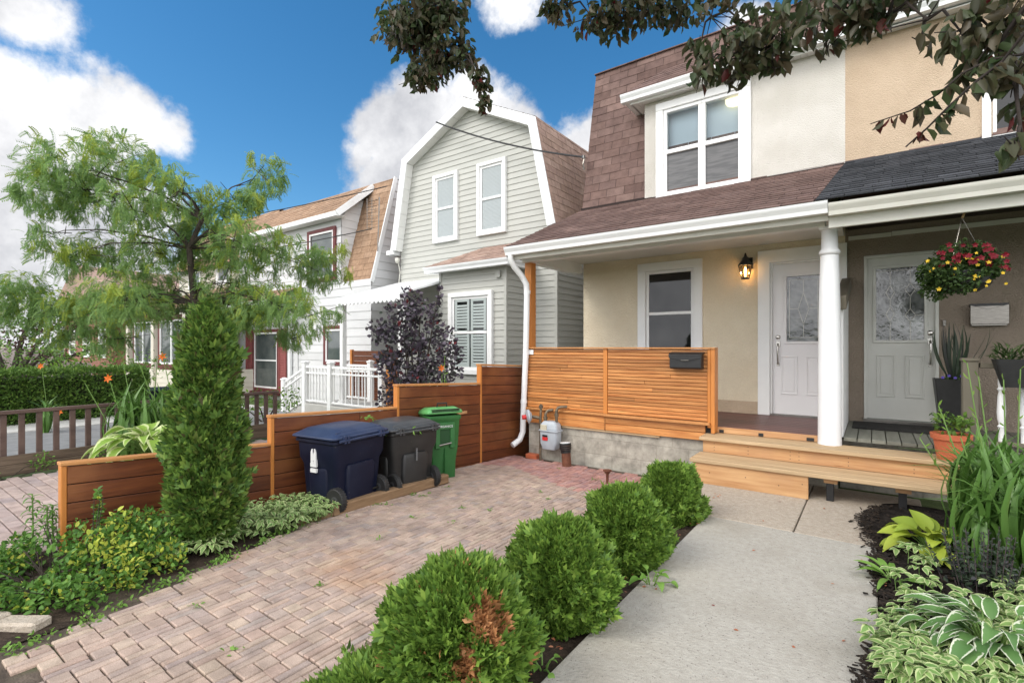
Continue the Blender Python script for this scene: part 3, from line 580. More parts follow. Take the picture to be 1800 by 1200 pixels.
def gutter(par, x0, x1, y, z, m=white_alu, name='gutter'):
    g = MB(); g.prism(GUT(y, z), x0, x1); return g.build(name, m, par)
gutter(house, -3.24, -0.29, 7.38, 5.415, name='dormer_gutter')
mb = MB(); mb.prism([(-3.11-.13+p[0]-7.38, p[1]) for p in GUT(7.38, 5.415)], 7.513, 8.02, 'y'); mb.build('gutter_return', white_alu, house)
mb = MB()
for k in range(36):
    x = -3.10 + k*.08
    if x < -.34: mb.box(x, min(x+.0755, -.295), 7.512, YF-.008 if x > -2.98 else 7.97, 5.288, 5.298)
mb.box(-3.12, -.29, 7.50, 7.515, 5.27, 5.40); mb.box(-3.125, -2.94, 7.52, 8.0, 5.30, 5.31); mb.build('dormer_soffit', soffit_mat, house)
p = MB(); p.box(-4.06, -2.945, 7.625, 7.66, 3.765, 3.812); p.box(-2.945, -.30, 7.63, 7.654, 3.765, 3.79); p.build('flashing', shingle_brown_dark, house)
# upper double window
w = MB(); frame4(w, -2.75, -1.39, 3.70, 5.22, .115, YF-.045, YF+.02, .085); w.box(-2.79, -1.36, YF-.055, YF+.0, 3.665, 3.698)
wi = w.build('window', white_paint, house, bevel=.006)
for x0, x1 in ((-2.635, -2.06), (-2.06, -1.505)):
    s = MB(); frame4(s, x0, x1, 3.785, 5.105, .052, YF-.022, YF+.07); s.box(x0+.052, x1-.052, YF-.03, YF+.06, 4.415, 4.478)
    so = s.build('sash', white_paint, wi, bevel=.004)
for x0, x1 in ((-2.61, -2.08), (-2.035, -1.53)):
    p = MB(); p.add([(x0,YF+.03,4.47),(x1,YF+.03,4.47),(x1,YF+.03,5.09),(x0,YF+.03,5.09)], [(0,1,2,3)]); p.build('pane', clear, wi)
    p = MB(); p.add([(x0,YF+.01,3.80),(x1,YF+.01,3.80),(x1,YF+.01,4.44),(x0,YF+.01,4.44)], [(0,1,2,3)]); p.build('insect_screen', SCREEN, wi, label='dark insect screen over the lower sash')
p = MB(); p.add([(-2.72,YF+.16,3.7),(-1.40,YF+.16,3.7),(-1.40,YF+.16,5.2),(-2.72,YF+.16,5.2)], [(0,1,2,3)]); p.build('interior_board', interior_board_mat, wi)  # added board behind the panes; its colour stands in for the bright interior
cl = MB(); cl.lathe([(.14, 5.06), (.135, 5.0), (.10, 4.95), (.04, 4.93)], (-1.62, YF+.10), 20)
for v in range(len(cl.v)): cl.v[v] = (cl.v[v][0], YF+.10+(cl.v[v][1]-YF-.10)*.25, cl.v[v][2])
tag(cl.build('ceiling_light', ceil_glow, smooth=True), 'glowing round ceiling lamp seen through the upper window', 'lamp')
# lower window and its dark room
window(house, -3.05, -2.05, .95, 2.76, YF, .13, .045, white_paint, 1.965, glass_dark, sash=.02)
p = MB(); p.box(-1.30, -1.15, YF-.045, YF+.0, .51, 2.77); p.box(-.40, -.27, YF-.045, YF+.0, .51, 2.60); p.box(-1.30, -.27, YF-.048, YF+.0, 2.60, 2.77)
p.box(-1.15, -1.125, YF-.01, YF+.07, .51, 2.60); p.box(-.425, -.40, YF-.01, YF+.07, .51, 2.60); p.box(-1.125, -.425, YF-.01, YF+.07, 2.575, 2.60)
p.build('door_casing', white_paint, house, bevel=.004)
def door(par, x0, x1, z0, z1, Y, m, glass, pat, handle_x, name='front_door'):
    gx0, gx1, gz0, gz1 = glass; d = MB(); wall_holes(d, x0, x1, z0, z1, Y, Y+.04, [glass])
    d.add([(x0,Y+.045,z0),(x1,Y+.045,z0),(x1,Y+.045,z1),(x0,Y+.045,z1)], [(0,1,2,3)])
    frame4(d, gx0-.035, gx1+.035, gz0-.035, gz1+.035, .035, Y-.014, Y+.001)
    xm = (x0+x1)/2; pw = (x1-x0)*.29
    for cx in (xm-(x1-x0)*.215, xm+(x1-x0)*.215):
        frame4(d, cx-pw/2, cx+pw/2, z0+.27, z0+.79, .018, Y-.009, Y+.001); d.box(cx-pw/2+.04, cx+pw/2-.04, Y-.007, Y+.001, z0+.31, z0+.75)
    do = d.build(name, m, par, bevel=.004)
    g = MB(); g.add([(gx0,Y+.012,gz0),(gx1,Y+.012,gz0),(gx1,Y+.012,gz1),(gx0,Y+.012,gz1)], [(0,1,2,3)]); go = g.build('door_glass', glass_door_reflect, do)
    l = MB(); yy = Y+.008; lw = .006
    P = lambda a, b: (gx0+(gx1-gx0)*a, yy, gz0+(gz1-gz0)*b)
    for (a, b), (c_, e) in pat: l.bar(P(a, b), P(c_, e), lw, lw, (0,1,0))
    l.build('leading', came, do)
    h = MB(); hx = handle_x; h.lathe([(.030, 0), (.030, .012), (.018, .02)], (0, 0), 16)
    for i in range(len(h.v)): x, y, z = h.v[i]; h.v[i] = (hx+x, Y-z, z0+1.05+y)
    h.tube([(hx,Y-.012,z0+.96),(hx,Y-.05,z0+.925),(hx,Y-.055,z0+.82),(hx,Y-.04,z0+.72),(hx,Y-.008,z0+.68)], [.012,.011,.011,.010,.014], 10)
    h.obox((hx, Y-.006, z0+.955), (.026,0,0), (0,.006,0), (0,0,.038)); h.obox((hx, Y-.005, z0+.675), (.018,0,0), (0,.005,0), (0,0,.022))
    h.build('door_handle', nickel, do, bevel=.003, smooth=True)
    return do
dia = lambda cx, cz, a, b: [((cx-a,cz),(cx,cz+b)),((cx,cz+b),(cx+a,cz)),((cx+a,cz),(cx,cz-b)),((cx,cz-b),(cx-a,cz))]
pat1 = [((.08,.06),(.08,.94)),((.92,.06),(.92,.94)),((.08,.94),(.92,.94)),((.08,.06),(.92,.06)),((.5,.94),(.5,.74)),((.5,.06),(.5,.28)),((.08,.5),(.34,.5)),((.66,.5),(.92,.5))] + dia(.5,.5,.16,.24)
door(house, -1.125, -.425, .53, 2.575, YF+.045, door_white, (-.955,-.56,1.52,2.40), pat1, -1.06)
p = MB(); p.box(-1.15, -.40, YF-.02, YF+.06, .508, .532); p.build('door_sill', steel, house)
# tan band, deck, foundation, porch frame
p = MB(); p.box(-4.02, -1.302, YF-.004, YF, .50, .68); p.build('skirting', stucco_tan, house)
p = MB()
for k in range(10): p.box(-4.05, -.28, 6.20+k*.145, 6.20+k*.145+.141, .468, .508)
p.build('porch_floor', deck_brown, house, bevel=.003)
p = MB(); p.box(-4.12, -.30, 6.12, 6.30, -.35, .385); p.box(-4.12, -3.96, 6.30, 7.66, -.35, .44); p.build('foundation', block_wall, house)
p = MB(); p.box(-4.21, -.40, 6.06, 6.18, 2.69, 2.86); p.box(-4.20, -4.06, 6.18, 7.66, 2.69, 2.88); p.build('porch_beam', white_paint, house, bevel=.005)
p = MB(); p.box(-4.22, -.30, 6.182, 7.66, 2.862, 2.88); p.build('porch_ceiling', soffit_mat, house)
p = MB(); p.box(-4.27, -.36, 5.84, 6.06, 2.755, 2.765); p.box(-4.27, -.36, 5.85, 5.875, 2.70, 2.86)
so = p.build('porch_soffit', offwhite, house)
for k in range(44): p = MB(); p.box(-4.15+k*.086, -4.15+k*.086+.02, 5.95, 5.968, 2.750, 2.756); p.build('vent_slot', dark_room, so)
gutter(house, -4.29, -.36, 5.72, 2.872, name='porch_gutter')
V = Vector((0, 1.92, .905)); Lp = V.length; V.normalize()
mb = MB(); shingles(mb, (-4.27, 5.755, 2.885), (1,0,0), V, Lp+.05, lambda v: (.20*v/Lp, 3.80+.18*v/Lp), .118, .30, .011)
mb.add([(-4.27,5.755,2.88),(-4.07,7.67,3.79),(-4.07,7.67,3.74),(-4.27,5.755,2.83)], [(0,1,2,3)], 1); mb.build('porch_roof', [shingle_brown, shingle_brown_dark], house)
p = MB(); p.lathe([(.108,.433),(.106,.50),(.104,1.2),(.096,1.9),(.083,2.40)], (-.37,6.17), 28); p.lathe([(.083,2.405),(.096,2.42),(.096,2.445),(.083,2.46),(.076,2.475),(.073,2.665)], (-.37,6.17), 28)
p.build('porch_column', mk('column_white', (0.78,0.785,0.79), (0.82,0.825,0.83), 3, .45, .08, 60), house, smooth=True)
p = MB(); p.box(-.46, -.28, 6.08, 6.26, 2.662, 2.70); p.build('column_capital', white_paint, house, bevel=.006)
p = MB(); p.box(-4.20, -4.09, 6.125, 6.26, 1.30, 2.69); p.build('porch_post', cedar_orange, house, bevel=.004)
p = MB()
p.tube([(-4.215,5.785,2.77),(-4.215,5.785,2.70),(-4.19,5.84,2.60),(-4.13,5.95,2.47),(-4.10,6.02,2.36),(-4.10,6.035,2.2),(-4.125,6.04,1.3),(-4.165,6.04,.55),(-4.175,6.035,.20),(-4.19,5.98,.09),(-4.235,5.86,.02)], .043, 12)
for z, x in ((.62,-4.16),(2.22,-4.10)): p.tube([(x,6.04,z),(x,6.04,z+.05)], .049, 12)
p.build('downpipe', white_alu, house, smooth=True)
p = MB(); p.prism([(6.30,.50),(7.655,.50),(7.655,2.19),(6.30,1.86)], -.295, -.255); pa = p.build('party_screen', white_paint, house)
p = MB(); p.bar((-.275,6.22,1.905),(-.275,7.66,2.255), .10, .14); p.build('handrail', post_olive, pa, bevel=.005)

# ------------------------------------------------------------------ the tan half next door
nb = thing('semi_detached_house', 'tan and taupe stucco half with black porch shingles and grey front door', 'house', (1.5, 7.66, 0))
mb = MB(); wall_holes(mb, -.29, 4.2, -.3, 3.8, YF+.002, YF+.12, [(-.07, .60, .53, 2.56)]); mb.build('wall', stucco_taupe, nb)
mb = MB(); wall_holes(mb, -.29, 4.2, 3.62, 5.34, YF-.004, YF+.12, [(1.08, 2.28, 3.76, 4.90)]); mb.add([(4.2,YF,-.3),(4.2,17,-.3),(4.2,17,6.3),(4.2,8.19,6.3),(4.2,YF,5.3)], [(0,1,2,3,4)]); mb.build('upper_wall', stucco_tan, nb)
window(nb, .99, 2.36, 3.68, 4.98, YF-.004, .075, .05, white_paint, None, glass_dark, sash=.02)
V = Vector((0, .53, 2.54)); V.normalize()
mb = MB(); shingles(mb, (-.29, YF, 3.80), (1,0,0), V, Lm, lambda v: (0, 4.5), 0.146, .32, .008); mb.box(-.29, 4.2, 8.2, 17, 6.2, 6.30, 1); mb.build('mansard_roof', [shingle_brown, shingle_brown_dark], nb)
V = Vector((0, .72, .60)); V.normalize()
mb = MB(); shingles(mb, (-.29, 7.40, 5.41), (1,0,0), V, Ld, lambda v: (0, 4.6), .13, .3, .008); mb.build('dormer_roof', [shingle_brown, shingle_brown_dark], nb)
gutter(nb, -.288, 4.3, 7.38, 5.415, name='dormer_gutter')
p = MB(); p.box(-.288, 4.2, 7.50, YF-.006, 5.285, 5.296); p.box(-.288, 4.2, 7.5, 7.515, 5.27, 5.40); p.build('dormer_soffit', soffit_mat, nb)
V = Vector((0, 1.92, .905)); V.normalize()
mb = MB(); shingles(mb, (-.46, 5.74, 2.888), (1,0,0), V, Lp-.03, lambda v: (.17*v/Lp, 4.7), .105, .24, .014); mb.build('porch_roof', [shingle_black, dark_room], nb)
p = MB(); p.box(-.29, 4.2, 7.57, YF-.008, 3.70, 3.765); p.box(-.29, .985, YF-.03, YF-.006, 3.766, 3.80); p.build('flashing', shingle_black, nb)
p = MB(); p.prism(GUT(5.73, 2.845), -.355, 4.3); p.build('porch_gutter', offwhite, nb)
p = MB(); p.box(-.36, 4.3, 5.86, 5.90, 2.625, 2.84); p.build('fascia', offwhite, nb, bevel=.004)
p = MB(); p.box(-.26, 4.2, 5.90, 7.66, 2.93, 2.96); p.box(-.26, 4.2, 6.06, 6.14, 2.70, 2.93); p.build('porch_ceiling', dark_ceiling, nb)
p = MB(); p.box(-.255, .18, YF-.02, YF+.0, 2.795, 2.845); p.box(.184, 4.2, YF-.024, YF+.0, 2.80, 2.852); p.build('wall_trim', offwhite, nb)
p = MB(); p.box(-.095, -.06, YF-.02, YF+.05, .55, 2.545); p.box(.588, .622, YF-.02, YF+.05, .55, 2.545); p.box(-.095, .622, YF-.022, YF+.05, 2.545, 2.58); p.build('door_casing', door_grey, nb, bevel=.003)
p1, p2 = .30, .72
pat2 = [((p1,0),(p1,.25)),((p1,.47),(p1,.55)),((p1,.77),(p1,1)),((p2,0),(p2,.25)),((p2,.43),(p2,.59)),((p2,.79),(p2,1)),((.84,.34),(1,.34)),((.84,.69),(1,.69)),((0,.965),(1,.965))] + dia(p2,.34,.11,.09) + dia(p2,.69,.11,.09) + dia(p1,.36,.09,.10) + dia(p1,.66,.09,.10)
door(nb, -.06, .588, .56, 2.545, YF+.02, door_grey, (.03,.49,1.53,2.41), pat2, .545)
p = MB(); p.box(-.10, .63, YF-.10, YF+.03, .515, .556); p.build('door_sill', steel, nb)
p = MB()
for k in range(14): p.box(-.25+k*.12, -.25+k*.12+.112, 6.215, YF, .472, .510)
p.build('porch_floor', deck_grey, nb, bevel=.003)
p = MB(); p.box(-.29, 4.0, 6.42, 6.55, -.35, .46); p.build('foundation', block_wall, nb)

# ------------------------------------------------------------------ porch steps, screen and what hangs there
st = thing('porch_steps', 'new raw lumber steps across both porches, lower riser boarded only at left', 'steps', (-.4, 5.5, 0))
p = MB(); p.box(-1.60, .78, 5.46, 5.60, .218, .256); p.box(-1.60, .78, 5.603, 5.868, .219, .257); p.build('tread', lumber_grey, st, bevel=.005)
p = MB(); p.box(-1.60, .78, 5.82, 6.00, .394, .432); p.box(-1.60, .78, 6.003, 6.196, .395, .433); p.build('tread', lumber_grey, st, bevel=.005)
p = MB(); p.box(-1.57, -.50, 5.49, 5.528, -.004, .217); p.box(-1.57, -1.535, 5.53, 5.86, -.004, .217); p.build('riser', lumber, st, label='stained lower riser board that stops half way', bevel=.004)
p = MB(); p.box(-1.57, .76, 5.872, 5.908, .256, .393); p.build('riser', lumber, st, bevel=.004)
p = MB(); p.box(-1.50, -.47, 6.197, 6.235, .433, .506); p.box(-1.57, -1.50, 6.197, 6.30, .433, .47); p.build('riser', lumber, st, bevel=.004)
for x in (-.36, .18):
    p = MB(); p.box(x, x+.06, 5.56, 5.61, -.02, .165); p.build('step_post', black_metal, st, bevel=.004)
    p = MB(); p.box(x-.02, x+.09, 5.55, 5.62, .165, .217); p.build('step_block', lumber, st)
for x, y in ((-1.47, 6.192), (-1.05, 6.192), (-.58, 6.192)): p = MB(); p.box(x, x+.05 + (.02 if x > -.7 else 0), y, y+.006, .44, .475); p.build('bracket', black_metal, st)
p = MB()
for x in (-1.45, -1.1, -.7, -.62, -.2, .3):
    for z in (.285, .32, .36): p.box(x, x+.007, 5.869, 5.873, z, z+.007)
for x in (-1.4, -1.05, -.75, -.55): p.box(x, x+.007, 5.487, 5.491, .04+.1*rnd.random(), .06+.1*rnd.random()) if 0 else p.obox((x, 5.489, .07+.1*rnd.random()), (.004,0,0), (0,.002,0), (0,0,.004))
p.build('screw_head', black_metal, st)

sc = thing('slatted_screen', 'orange cedar screen of thin horizontal slats along the porch edge', 'screen', (-2.85, 6.12, .35))
def slats(x0, x1):
    p = MB()
    for k in range(19):
        z = .572+k*.0447; a = x0
        if rnd.random() < .4:
            c_ = rnd.uniform(x0+.3, x1-.3); p.box(x0, c_-.001, 6.085+rnd.uniform(-.002,.002), 6.11, z, z+.0395); a = c_+.001
        p.box(a, x1, 6.085+rnd.uniform(-.002,.002), 6.11, z, z+.0395)
    return p.build('slat_panel', cedar_warm, sc, bevel=.004)
slats(-4.13, -2.905); slats(-2.845, -1.575)
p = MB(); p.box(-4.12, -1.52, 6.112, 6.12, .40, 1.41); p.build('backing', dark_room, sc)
p = MB(); p.box(-2.903, -2.847, 6.072, 6.11, .565, 1.42); p.build('divider', cedar_orange, sc, bevel=.003)
p = MB(); p.box(-1.573, -1.535, 6.070, 6.11, .50, 1.42); p.box(-1.533, -1.49, 6.066, 6.22, .44, 1.42); p.build('end_post', cedar_orange, sc, bevel=.004)
p = MB(); p.box(-4.14, -1.485, 6.05, 6.20, 1.421, 1.440); p.build('cap', fence_cap, sc, bevel=.003)
p = MB(); p.box(-4.15, -2.88, 6.035, 6.11, .536, .566); p.box(-2.876, -1.54, 6.025, 6.11, .532, .563); p.build('ledge', fence_cap, sc, bevel=.003)
p = MB()
for z in (.345, .441):
    p.box(-4.15, -2.89, 6.075, 6.115, z, z+.092); p.box(-2.87, -1.60, 6.072, 6.115, z, z+.09)
p.box(-2.889, -2.871, 6.07, 6.115, .34, .53); p.build('skirt_board', cedar_warm, sc, bevel=.003)
p = MB(); p.box(-3.55, -2.15, 6.085, 6.119, .318, .342); p.build('batten', lumber_grey, sc)
p = MB(); p.box(-4.10, -4.015, 6.072, 6.083, 1.335, 1.405); tag(p.build('plaque', white_paint, bevel=.002), 'small blank white plaque at the top left of the cedar screen', 'plaque')
mbx = thing('mailbox', 'black wall mailbox with pointed flap on the cedar slats', 'mailbox', (-1.8, 6.08, 1.2))
p = MB(); p.prism([(6.082,1.185),(5.985,1.185),(5.968,1.20),(5.968,1.335),(6.0,1.362),(6.082,1.375)], -1.985, -1.615); p.build('box', black_metal, mbx, bevel=.005)
p = MB(); p.prism([(-1.992,1.345),(-1.608,1.345),(-1.608,1.318),(-1.80,1.272),(-1.992,1.318)], 5.958, 5.968, 'y'); p.prism([(5.956,1.345),(5.956,1.352),(5.998,1.374),(6.082,1.386),(6.082,1.376),(6.0,1.364)], -1.995, -1.605); p.build('lid', black_metal, mbx, bevel=.002)
p = MB(); p.box(-1.845, -1.755, 5.95, 5.958, 1.283, 1.295); p.build('handle', steel, mbx, bevel=.002)
ln = thing('wall_lantern', 'lit black coach lantern on the cream wall left of the front door', 'lamp', (-1.44, 7.66, 2.4))
p = MB(); cx, cy = -1.44, 7.52
def hexr(r, z, n=6): return [(cx+r*math.cos(t*2*math.pi/n), cy+r*math.sin(t*2*math.pi/n), z) for t in range(n)]
p.loft([hexr(.052,2.385), hexr(.056,2.395), hexr(.056,2.405), hexr(.05,2.41)]); p.loft([hexr(.098,2.575), hexr(.098,2.59), hexr(.05,2.65), hexr(.045,2.68), hexr(.022,2.70), hexr(.008,2.75)])
for k in range(6):
    a, b = hexr(.052,2.405)[k], hexr(.088,2.58)[k]; p.bar(a, b, .009, .009, (.1,.9,.2))
p.tube([(cx,cy,2.69),(cx,cy+.05,2.70),(cx+.02,7.60,2.66),(cx+.03,7.65,2.62)], .011, 8); p.box(cx-.01, cx+.07, 7.645, 7.659, 2.54, 2.70); p.build('lantern_frame', black_metal, ln)
p = MB(); p.loft([hexr(.047,2.408), hexr(.083,2.574)], False); p.build('lantern_glass', lamp_glass, ln)
p = MB(); p.lathe([(.010,2.42),(.014,2.44),(.020,2.50),(.015,2.535),(.004,2.56)], (cx,cy), 12); p.build('bulb', bulb_glow, ln, smooth=True)
ld = bpy.data.lights.new('lantern_light', 'POINT'); lo = bpy.data.objects.new('lantern_light', ld); COL.objects.link(lo); ld.energy = 1.6; ld.color = (1, .58, .22); ld.shadow_soft_size = .02; lo.location = (cx, cy+.02, 2.50); adopt(lo, ln)
gm = thing('gas_meter', 'grey gas meter with brass pipes on the block foundation', 'meter', (-3.66, 6.02, -.15))
p = MB(); p.loft([rrect(-3.655,5.97,.10,.065,.03,.02), rrect(-3.655,5.97,.135,.085,.04,.10), rrect(-3.655,5.97,.14,.085,.04,.27)]); p.loft([rrect(-3.655,5.97,.155,.10,.04,.272), rrect(-3.655,5.97,.155,.10,.04,.292)])
p.loft([rrect(-3.655,5.97,.14,.085,.04,.294), rrect(-3.655,5.97,.13,.08,.04,.37), rrect(-3.655,5.97,.09,.06,.03,.41)]); p.build('meter_body', meter_grey, gm, smooth=True, bevel=.004)
p = MB(); p.box(-3.765,-3.665,5.872,5.889,.285,.365); p.build('dial', mk('dial_face', (.52,.49,.38), rough=.3), gm, bevel=.004)
p = MB(); p.box(-3.735,-3.655,5.876,5.886,.20,.225); p.build('tag', black_plastic, gm); p = MB(); p.box(-3.735,-3.65,5.875,5.887,.15,.195); p.build('sticker', red_plastic, gm, label='faded red sticker')
p = MB(); p.tube([(-3.74,5.97,.40),(-3.74,5.97,.50),(-3.72,5.99,.545),(-3.66,6.04,.56)], .020, 10); p.tube([(-3.56,5.97,.40),(-3.56,5.97,.56),(-3.545,5.98,.60),(-3.50,6.0,.615),(-3.44,6.05,.615)], .020, 10)
p.tube([(-3.80,5.93,-.17),(-3.80,5.93,.40),(-3.80,5.95,.64)], .017, 10); p.tube([(-3.80,5.95,.44),(-3.92,5.90,.46)], .024, 10); p.lathe([(.030,.58),(.03,.62)], (-3.80,5.945), 10); p.lathe([(.03,.48),(.03,.52)], (-3.56,5.97), 10); p.lathe([(.03,.43),(.03,.46)], (-3.74,5.97), 10)
p.build('pipe', pipe_iron, gm, smooth=True)
p = MB(); p.tube([(-3.98,5.84,.455),(-3.965,5.855,.46),(-3.955,5.865,.46),(-3.93,5.89,.46)], [.05,.095,.10,.06], 20); p.build('regulator', meter_grey, gm, smooth=True)
p = MB(); p.tube([(-4.02,5.80,.45),(-3.98,5.84,.455)], .034, 14); p.build('regulator_cap', red_plastic, gm, smooth=True)
vp = thing('vent_pipe', 'rusty standing drain pipe with black rubber cap beside the gas meter', 'pipe', (-3.33, 5.86, -.17))
p = MB(); p.tube([(-3.33,5.86,-.19),(-3.355,5.87,.06)], .062, 18); p.build('pipe', rust, vp, smooth=True)
p = MB(); p.tube([(-3.355,5.87,.02),(-3.36,5.872,.06),(-3.362,5.873,.07),(-3.368,5.875,.15)], [.068,.07,.078,.078], 18); p.build('coupling', black_plastic, vp, smooth=True)
p = MB(); p.tube([(-3.368,5.875,.150),(-3.369,5.8755,.160)], .070, 18); p.build('cap', white_alu, vp)
p = MB()
for k in range(3): p.tube([(-3.365+.083*math.cos(t), 5.874+.083*math.sin(t), .075+k*.026) for t in [i*.3 for i in range(-6,4)]], .004, 5)
p.build('clamp', steel, vp)
p = MB(); p.lathe([(.014,-.16),(.016,-.03),(.03,-.01),(.05,.01),(.05,.02),(.03,.022)], (-2.50,5.34), 14); tag(p.build('drain_cap', rust, smooth=True), 'small rusty funnel-topped pipe sticking out of the red pavers', 'pipe')
p = MB(); p.box(-4.09,-3.9,5.98,6.09,-.17,-.10); tag(p.build('loose_brick', terracotta, bevel=.006), 'loose orange brick lying at the foundation corner under the meter', 'brick')

# ------------------------------------------------------------------ stepped board fence along the driveway
fx = lambda y: -4.62+.0607*(y-.98)
fn = thing('board_fence', 'stepped cedar board fence, stained dark red-brown, rising in four levels', 'fence', (-4.45, 3.5, 0))
def fsec(y0, y1, za, zb, last=False):
    sl = (zb-za)/(y1-y0); zt = lambda y: za+sl*(y-y0); p = MB(); k = 0; top = -.034
    while True:
        t0 = top-k*.1315; gap = .006
        if zt(y1)+t0-.125 < dz(-4.5, y1)-.16: break
        ya, yb = y0+.013, y1-(0 if last else .001)
        q = lambda y, d, h: (fx(y)+d, y, zt(y)+h)
        j = [(ya, yb)] if k % 2 or yb-ya < 1.3 else [(ya, (ya+yb)/2+.2), ((ya+yb)/2+.203, yb)]
        for a, b in j:
            e = rnd.uniform(-.002,.002)
            p.add([q(a,.0+e,t0),q(b,.0+e,t0),q(b,-.03,t0),q(a,-.03,t0),q(a,.0+e,t0-.1315+gap),q(b,.0+e,t0-.1315+gap),q(b,-.03,t0-.1315+gap),q(a,-.03,t0-.1315+gap)], [(0,1,2,3),(7,6,5,4),(0,4,5,1),(1,5,6,2),(2,6,7,3),(3,7,4,0)])
        k += 1
    p.build('board_panel', fence_stain, fn, bevel=.004)
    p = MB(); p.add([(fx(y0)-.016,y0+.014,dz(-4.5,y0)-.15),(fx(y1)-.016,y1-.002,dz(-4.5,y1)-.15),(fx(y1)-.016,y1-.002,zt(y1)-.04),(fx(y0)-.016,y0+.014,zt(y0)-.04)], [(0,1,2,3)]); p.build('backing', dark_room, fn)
    p = MB(); q = lambda y, d, h: (fx(y)+d, y, zt(y)+h); a, b = y0-.026, y1-.026*(not last)
    p.add([q(a,.012,0),q(b,.012,0),q(b,-.075,0),q(a,-.075,0),q(a,.012,-.026),q(b,.012,-.026),q(b,-.075,-.026),q(a,-.075,-.026)], [(0,1,2,3),(7,6,5,4),(0,4,5,1),(1,5,6,2),(2,6,7,3),(3,7,4,0)])
    p.build('cap', fence_cap, fn, bevel=.004)
    p = MB(); p.box(fx(y0)-.066, fx(y0)+.004, y0-.022, y0+.012, dz(-4.5,y0)-.1, zt(y0)-.027); p.build('post', cedar_orange, fn, bevel=.004)
fsec(1.0, 2.46, .635, .552); fsec(2.46, 3.90, .812, .758); fsec(3.90, 5.30, 1.015, .955); fsec(5.30, 6.50, 1.212, 1.155, True)
for y in (1.1, 3.0, 5.2): p = MB(); p.box(fx(y)-.11, fx(y)-.035, y-.03, y+.03, -.1, .5); p.build('back_post', fence_stain, fn)
p = MB(); p.box(fx(4.9)+.002, fx(4.9)+.012, 4.78, 5.02, .565, .60); p.build('repair_strip', lumber, fn, label='small pale strip nailed to the boards')
p = MB(); p.bar((-3.86,2.62,.035-.025), (-3.90,4.12,-.03), .095, .10); tag(p.build('timber_kerb', timber, bevel=.012), 'weathered square timber edging the pavers in front of the bins', 'timber')
p = MB(); p.bar((-3.86,2.30,-.03), (-3.87,2.66,-.04), .07, .07); tag(p.build('timber_kerb', timber, bevel=.01), 'short low timber end beside the wheel of the navy bin', 'timber')

# ------------------------------------------------------------------ wheeled bins
def bin_(name, label, loc, rz, hx, hy, h, mb_, ml, cat='bin', big=True):
    """local: +x faces the driveway (hinge and wheels), y along the fence"""
    t = thing(name, label, cat, (0,0,0)); P = []
    b = MB(); b.loft([rrect(0,0,hx*.74,hy*.78,.04,.03), rrect(0,0,hx*.76,hy*.80,.05,.07), rrect(0,0,hx*.84,hy*.86,.05,h*.62), rrect(0,0,hx*.93,hy*.93,.05,h*.72), rrect(0,0,hx*.95,hy*.95,.05,h*.93), rrect(0,0,hx*1.0,hy*1.0,.04,h*.94), rrect(0,0,hx*1.0,hy*1.0,.04,h*.985)])
    b.loft([rrect(hx*.70,0,.05,hy*.50,.03,h*.08), rrect(hx*.78,0,.05,hy*.52,.03,h*.55), rrect(hx*.80,0,.03,hy*.46,.02,h*.62)])
    b.loft([rrect(0,-hy*.75,hx*.42,.035,.03,h*.12), rrect(0,-hy*.80,hx*.46,.035,.03,h*.52), rrect(0,-hy*.82,hx*.40,.02,.02,h*.58)])
    P.append(b.build('body', mb_, t, smooth=True, bevel=.004))
    l = MB(); l.loft([rrect(-.01,0,hx*1.07,hy*1.05,.05,h), rrect(-.01,0,hx*1.08,hy*1.06,.05,h+.018), rrect(-.01,0,hx*1.02,hy*1.0,.06,h+.03), rrect(-.015,0,hx*.80,hy*.82,.09,h+.072), rrect(-.02,0,hx*.55,hy*.58,.09,h+.088)])
    for k in range(2): l.loft([rrect(hx*(.80+.13*k),0,.012,hy*.86,.01,h+.03), rrect(hx*(.80+.13*k),0,.010,hy*.84,.008,h+.06-.022*k)])
    P.append(l.build('lid', ml, t, smooth=True, bevel=.004))
    hg = MB(); hg.tube([(hx*1.10,-hy*.9,h-.01),(hx*1.10,hy*.9,h-.01)], .012, 8)
    for y in (-.72,-.6,.6,.72): hg.box(hx*1.0, hx*1.12, hy*y-.012, hy*y+.012, h-.035, h+.03)
    P.append(hg.build('hinge_bar', ml, t, smooth=True))
    for s in (-1, 1):
        w = MB(); y = s*hy*.80; r = .11
        w.lathe([(r*.55,-.026),(r*.9,-.028),(r,-.018),(r,.018),(r*.9,.028),(r*.55,.026)], (0,0), 28)
        for i in range(28):
            a = i/28*6.283; w.obox((r*math.cos(a), r*math.sin(a), 0), (.004*math.cos(a), .004*math.sin(a), 0), (-.005*math.sin(a), .005*math.cos(a), 0), (0,0,.024))
        w.v = [(hx*.80+a, y+c, r+b_) for a, b_, c in w.v]; P.append(w.build('wheel', wheel_black, t))
        hb = MB(); hb.lathe([(r*.56,-.022),(r*.2,-.03),(r*.2,.03),(r*.56,.022)], (0,0), 16); hb.v = [(hx*.80+a, y+c, r+b_) for a, b_, c in hb.v]
        o = hb.build('hub', bin_lid_black, P[-1])
    ax = MB(); ax.tube([(hx*.80,-hy*.8,.11),(hx*.80,hy*.8,.11)], .011, 8); P.append(ax.build('axle', steel, t))
    t.location = loc; t.rotation_euler = (0, 0, R(rz))
    return t
def part_in(t, mb_, name, m, label=None, **k):
    """a part whose mesh is written in the thing's own local space"""
    o = mb_.build(name, m, None, **k); o.parent = t
    if label: o['label'] = label
    return o
bl = bin_('wheeled_bin', 'navy blue wheeled bin nearest the cedar tree, lid closed', (-4.13, 2.93, -.035), 7, .27, .335, .655, bin_blue, bin_lid_blue)
d = MB(); y = -.335*.95-.006
def pl(mbx_, pts): mbx_.prism(pts, y, y+.02, 'y')
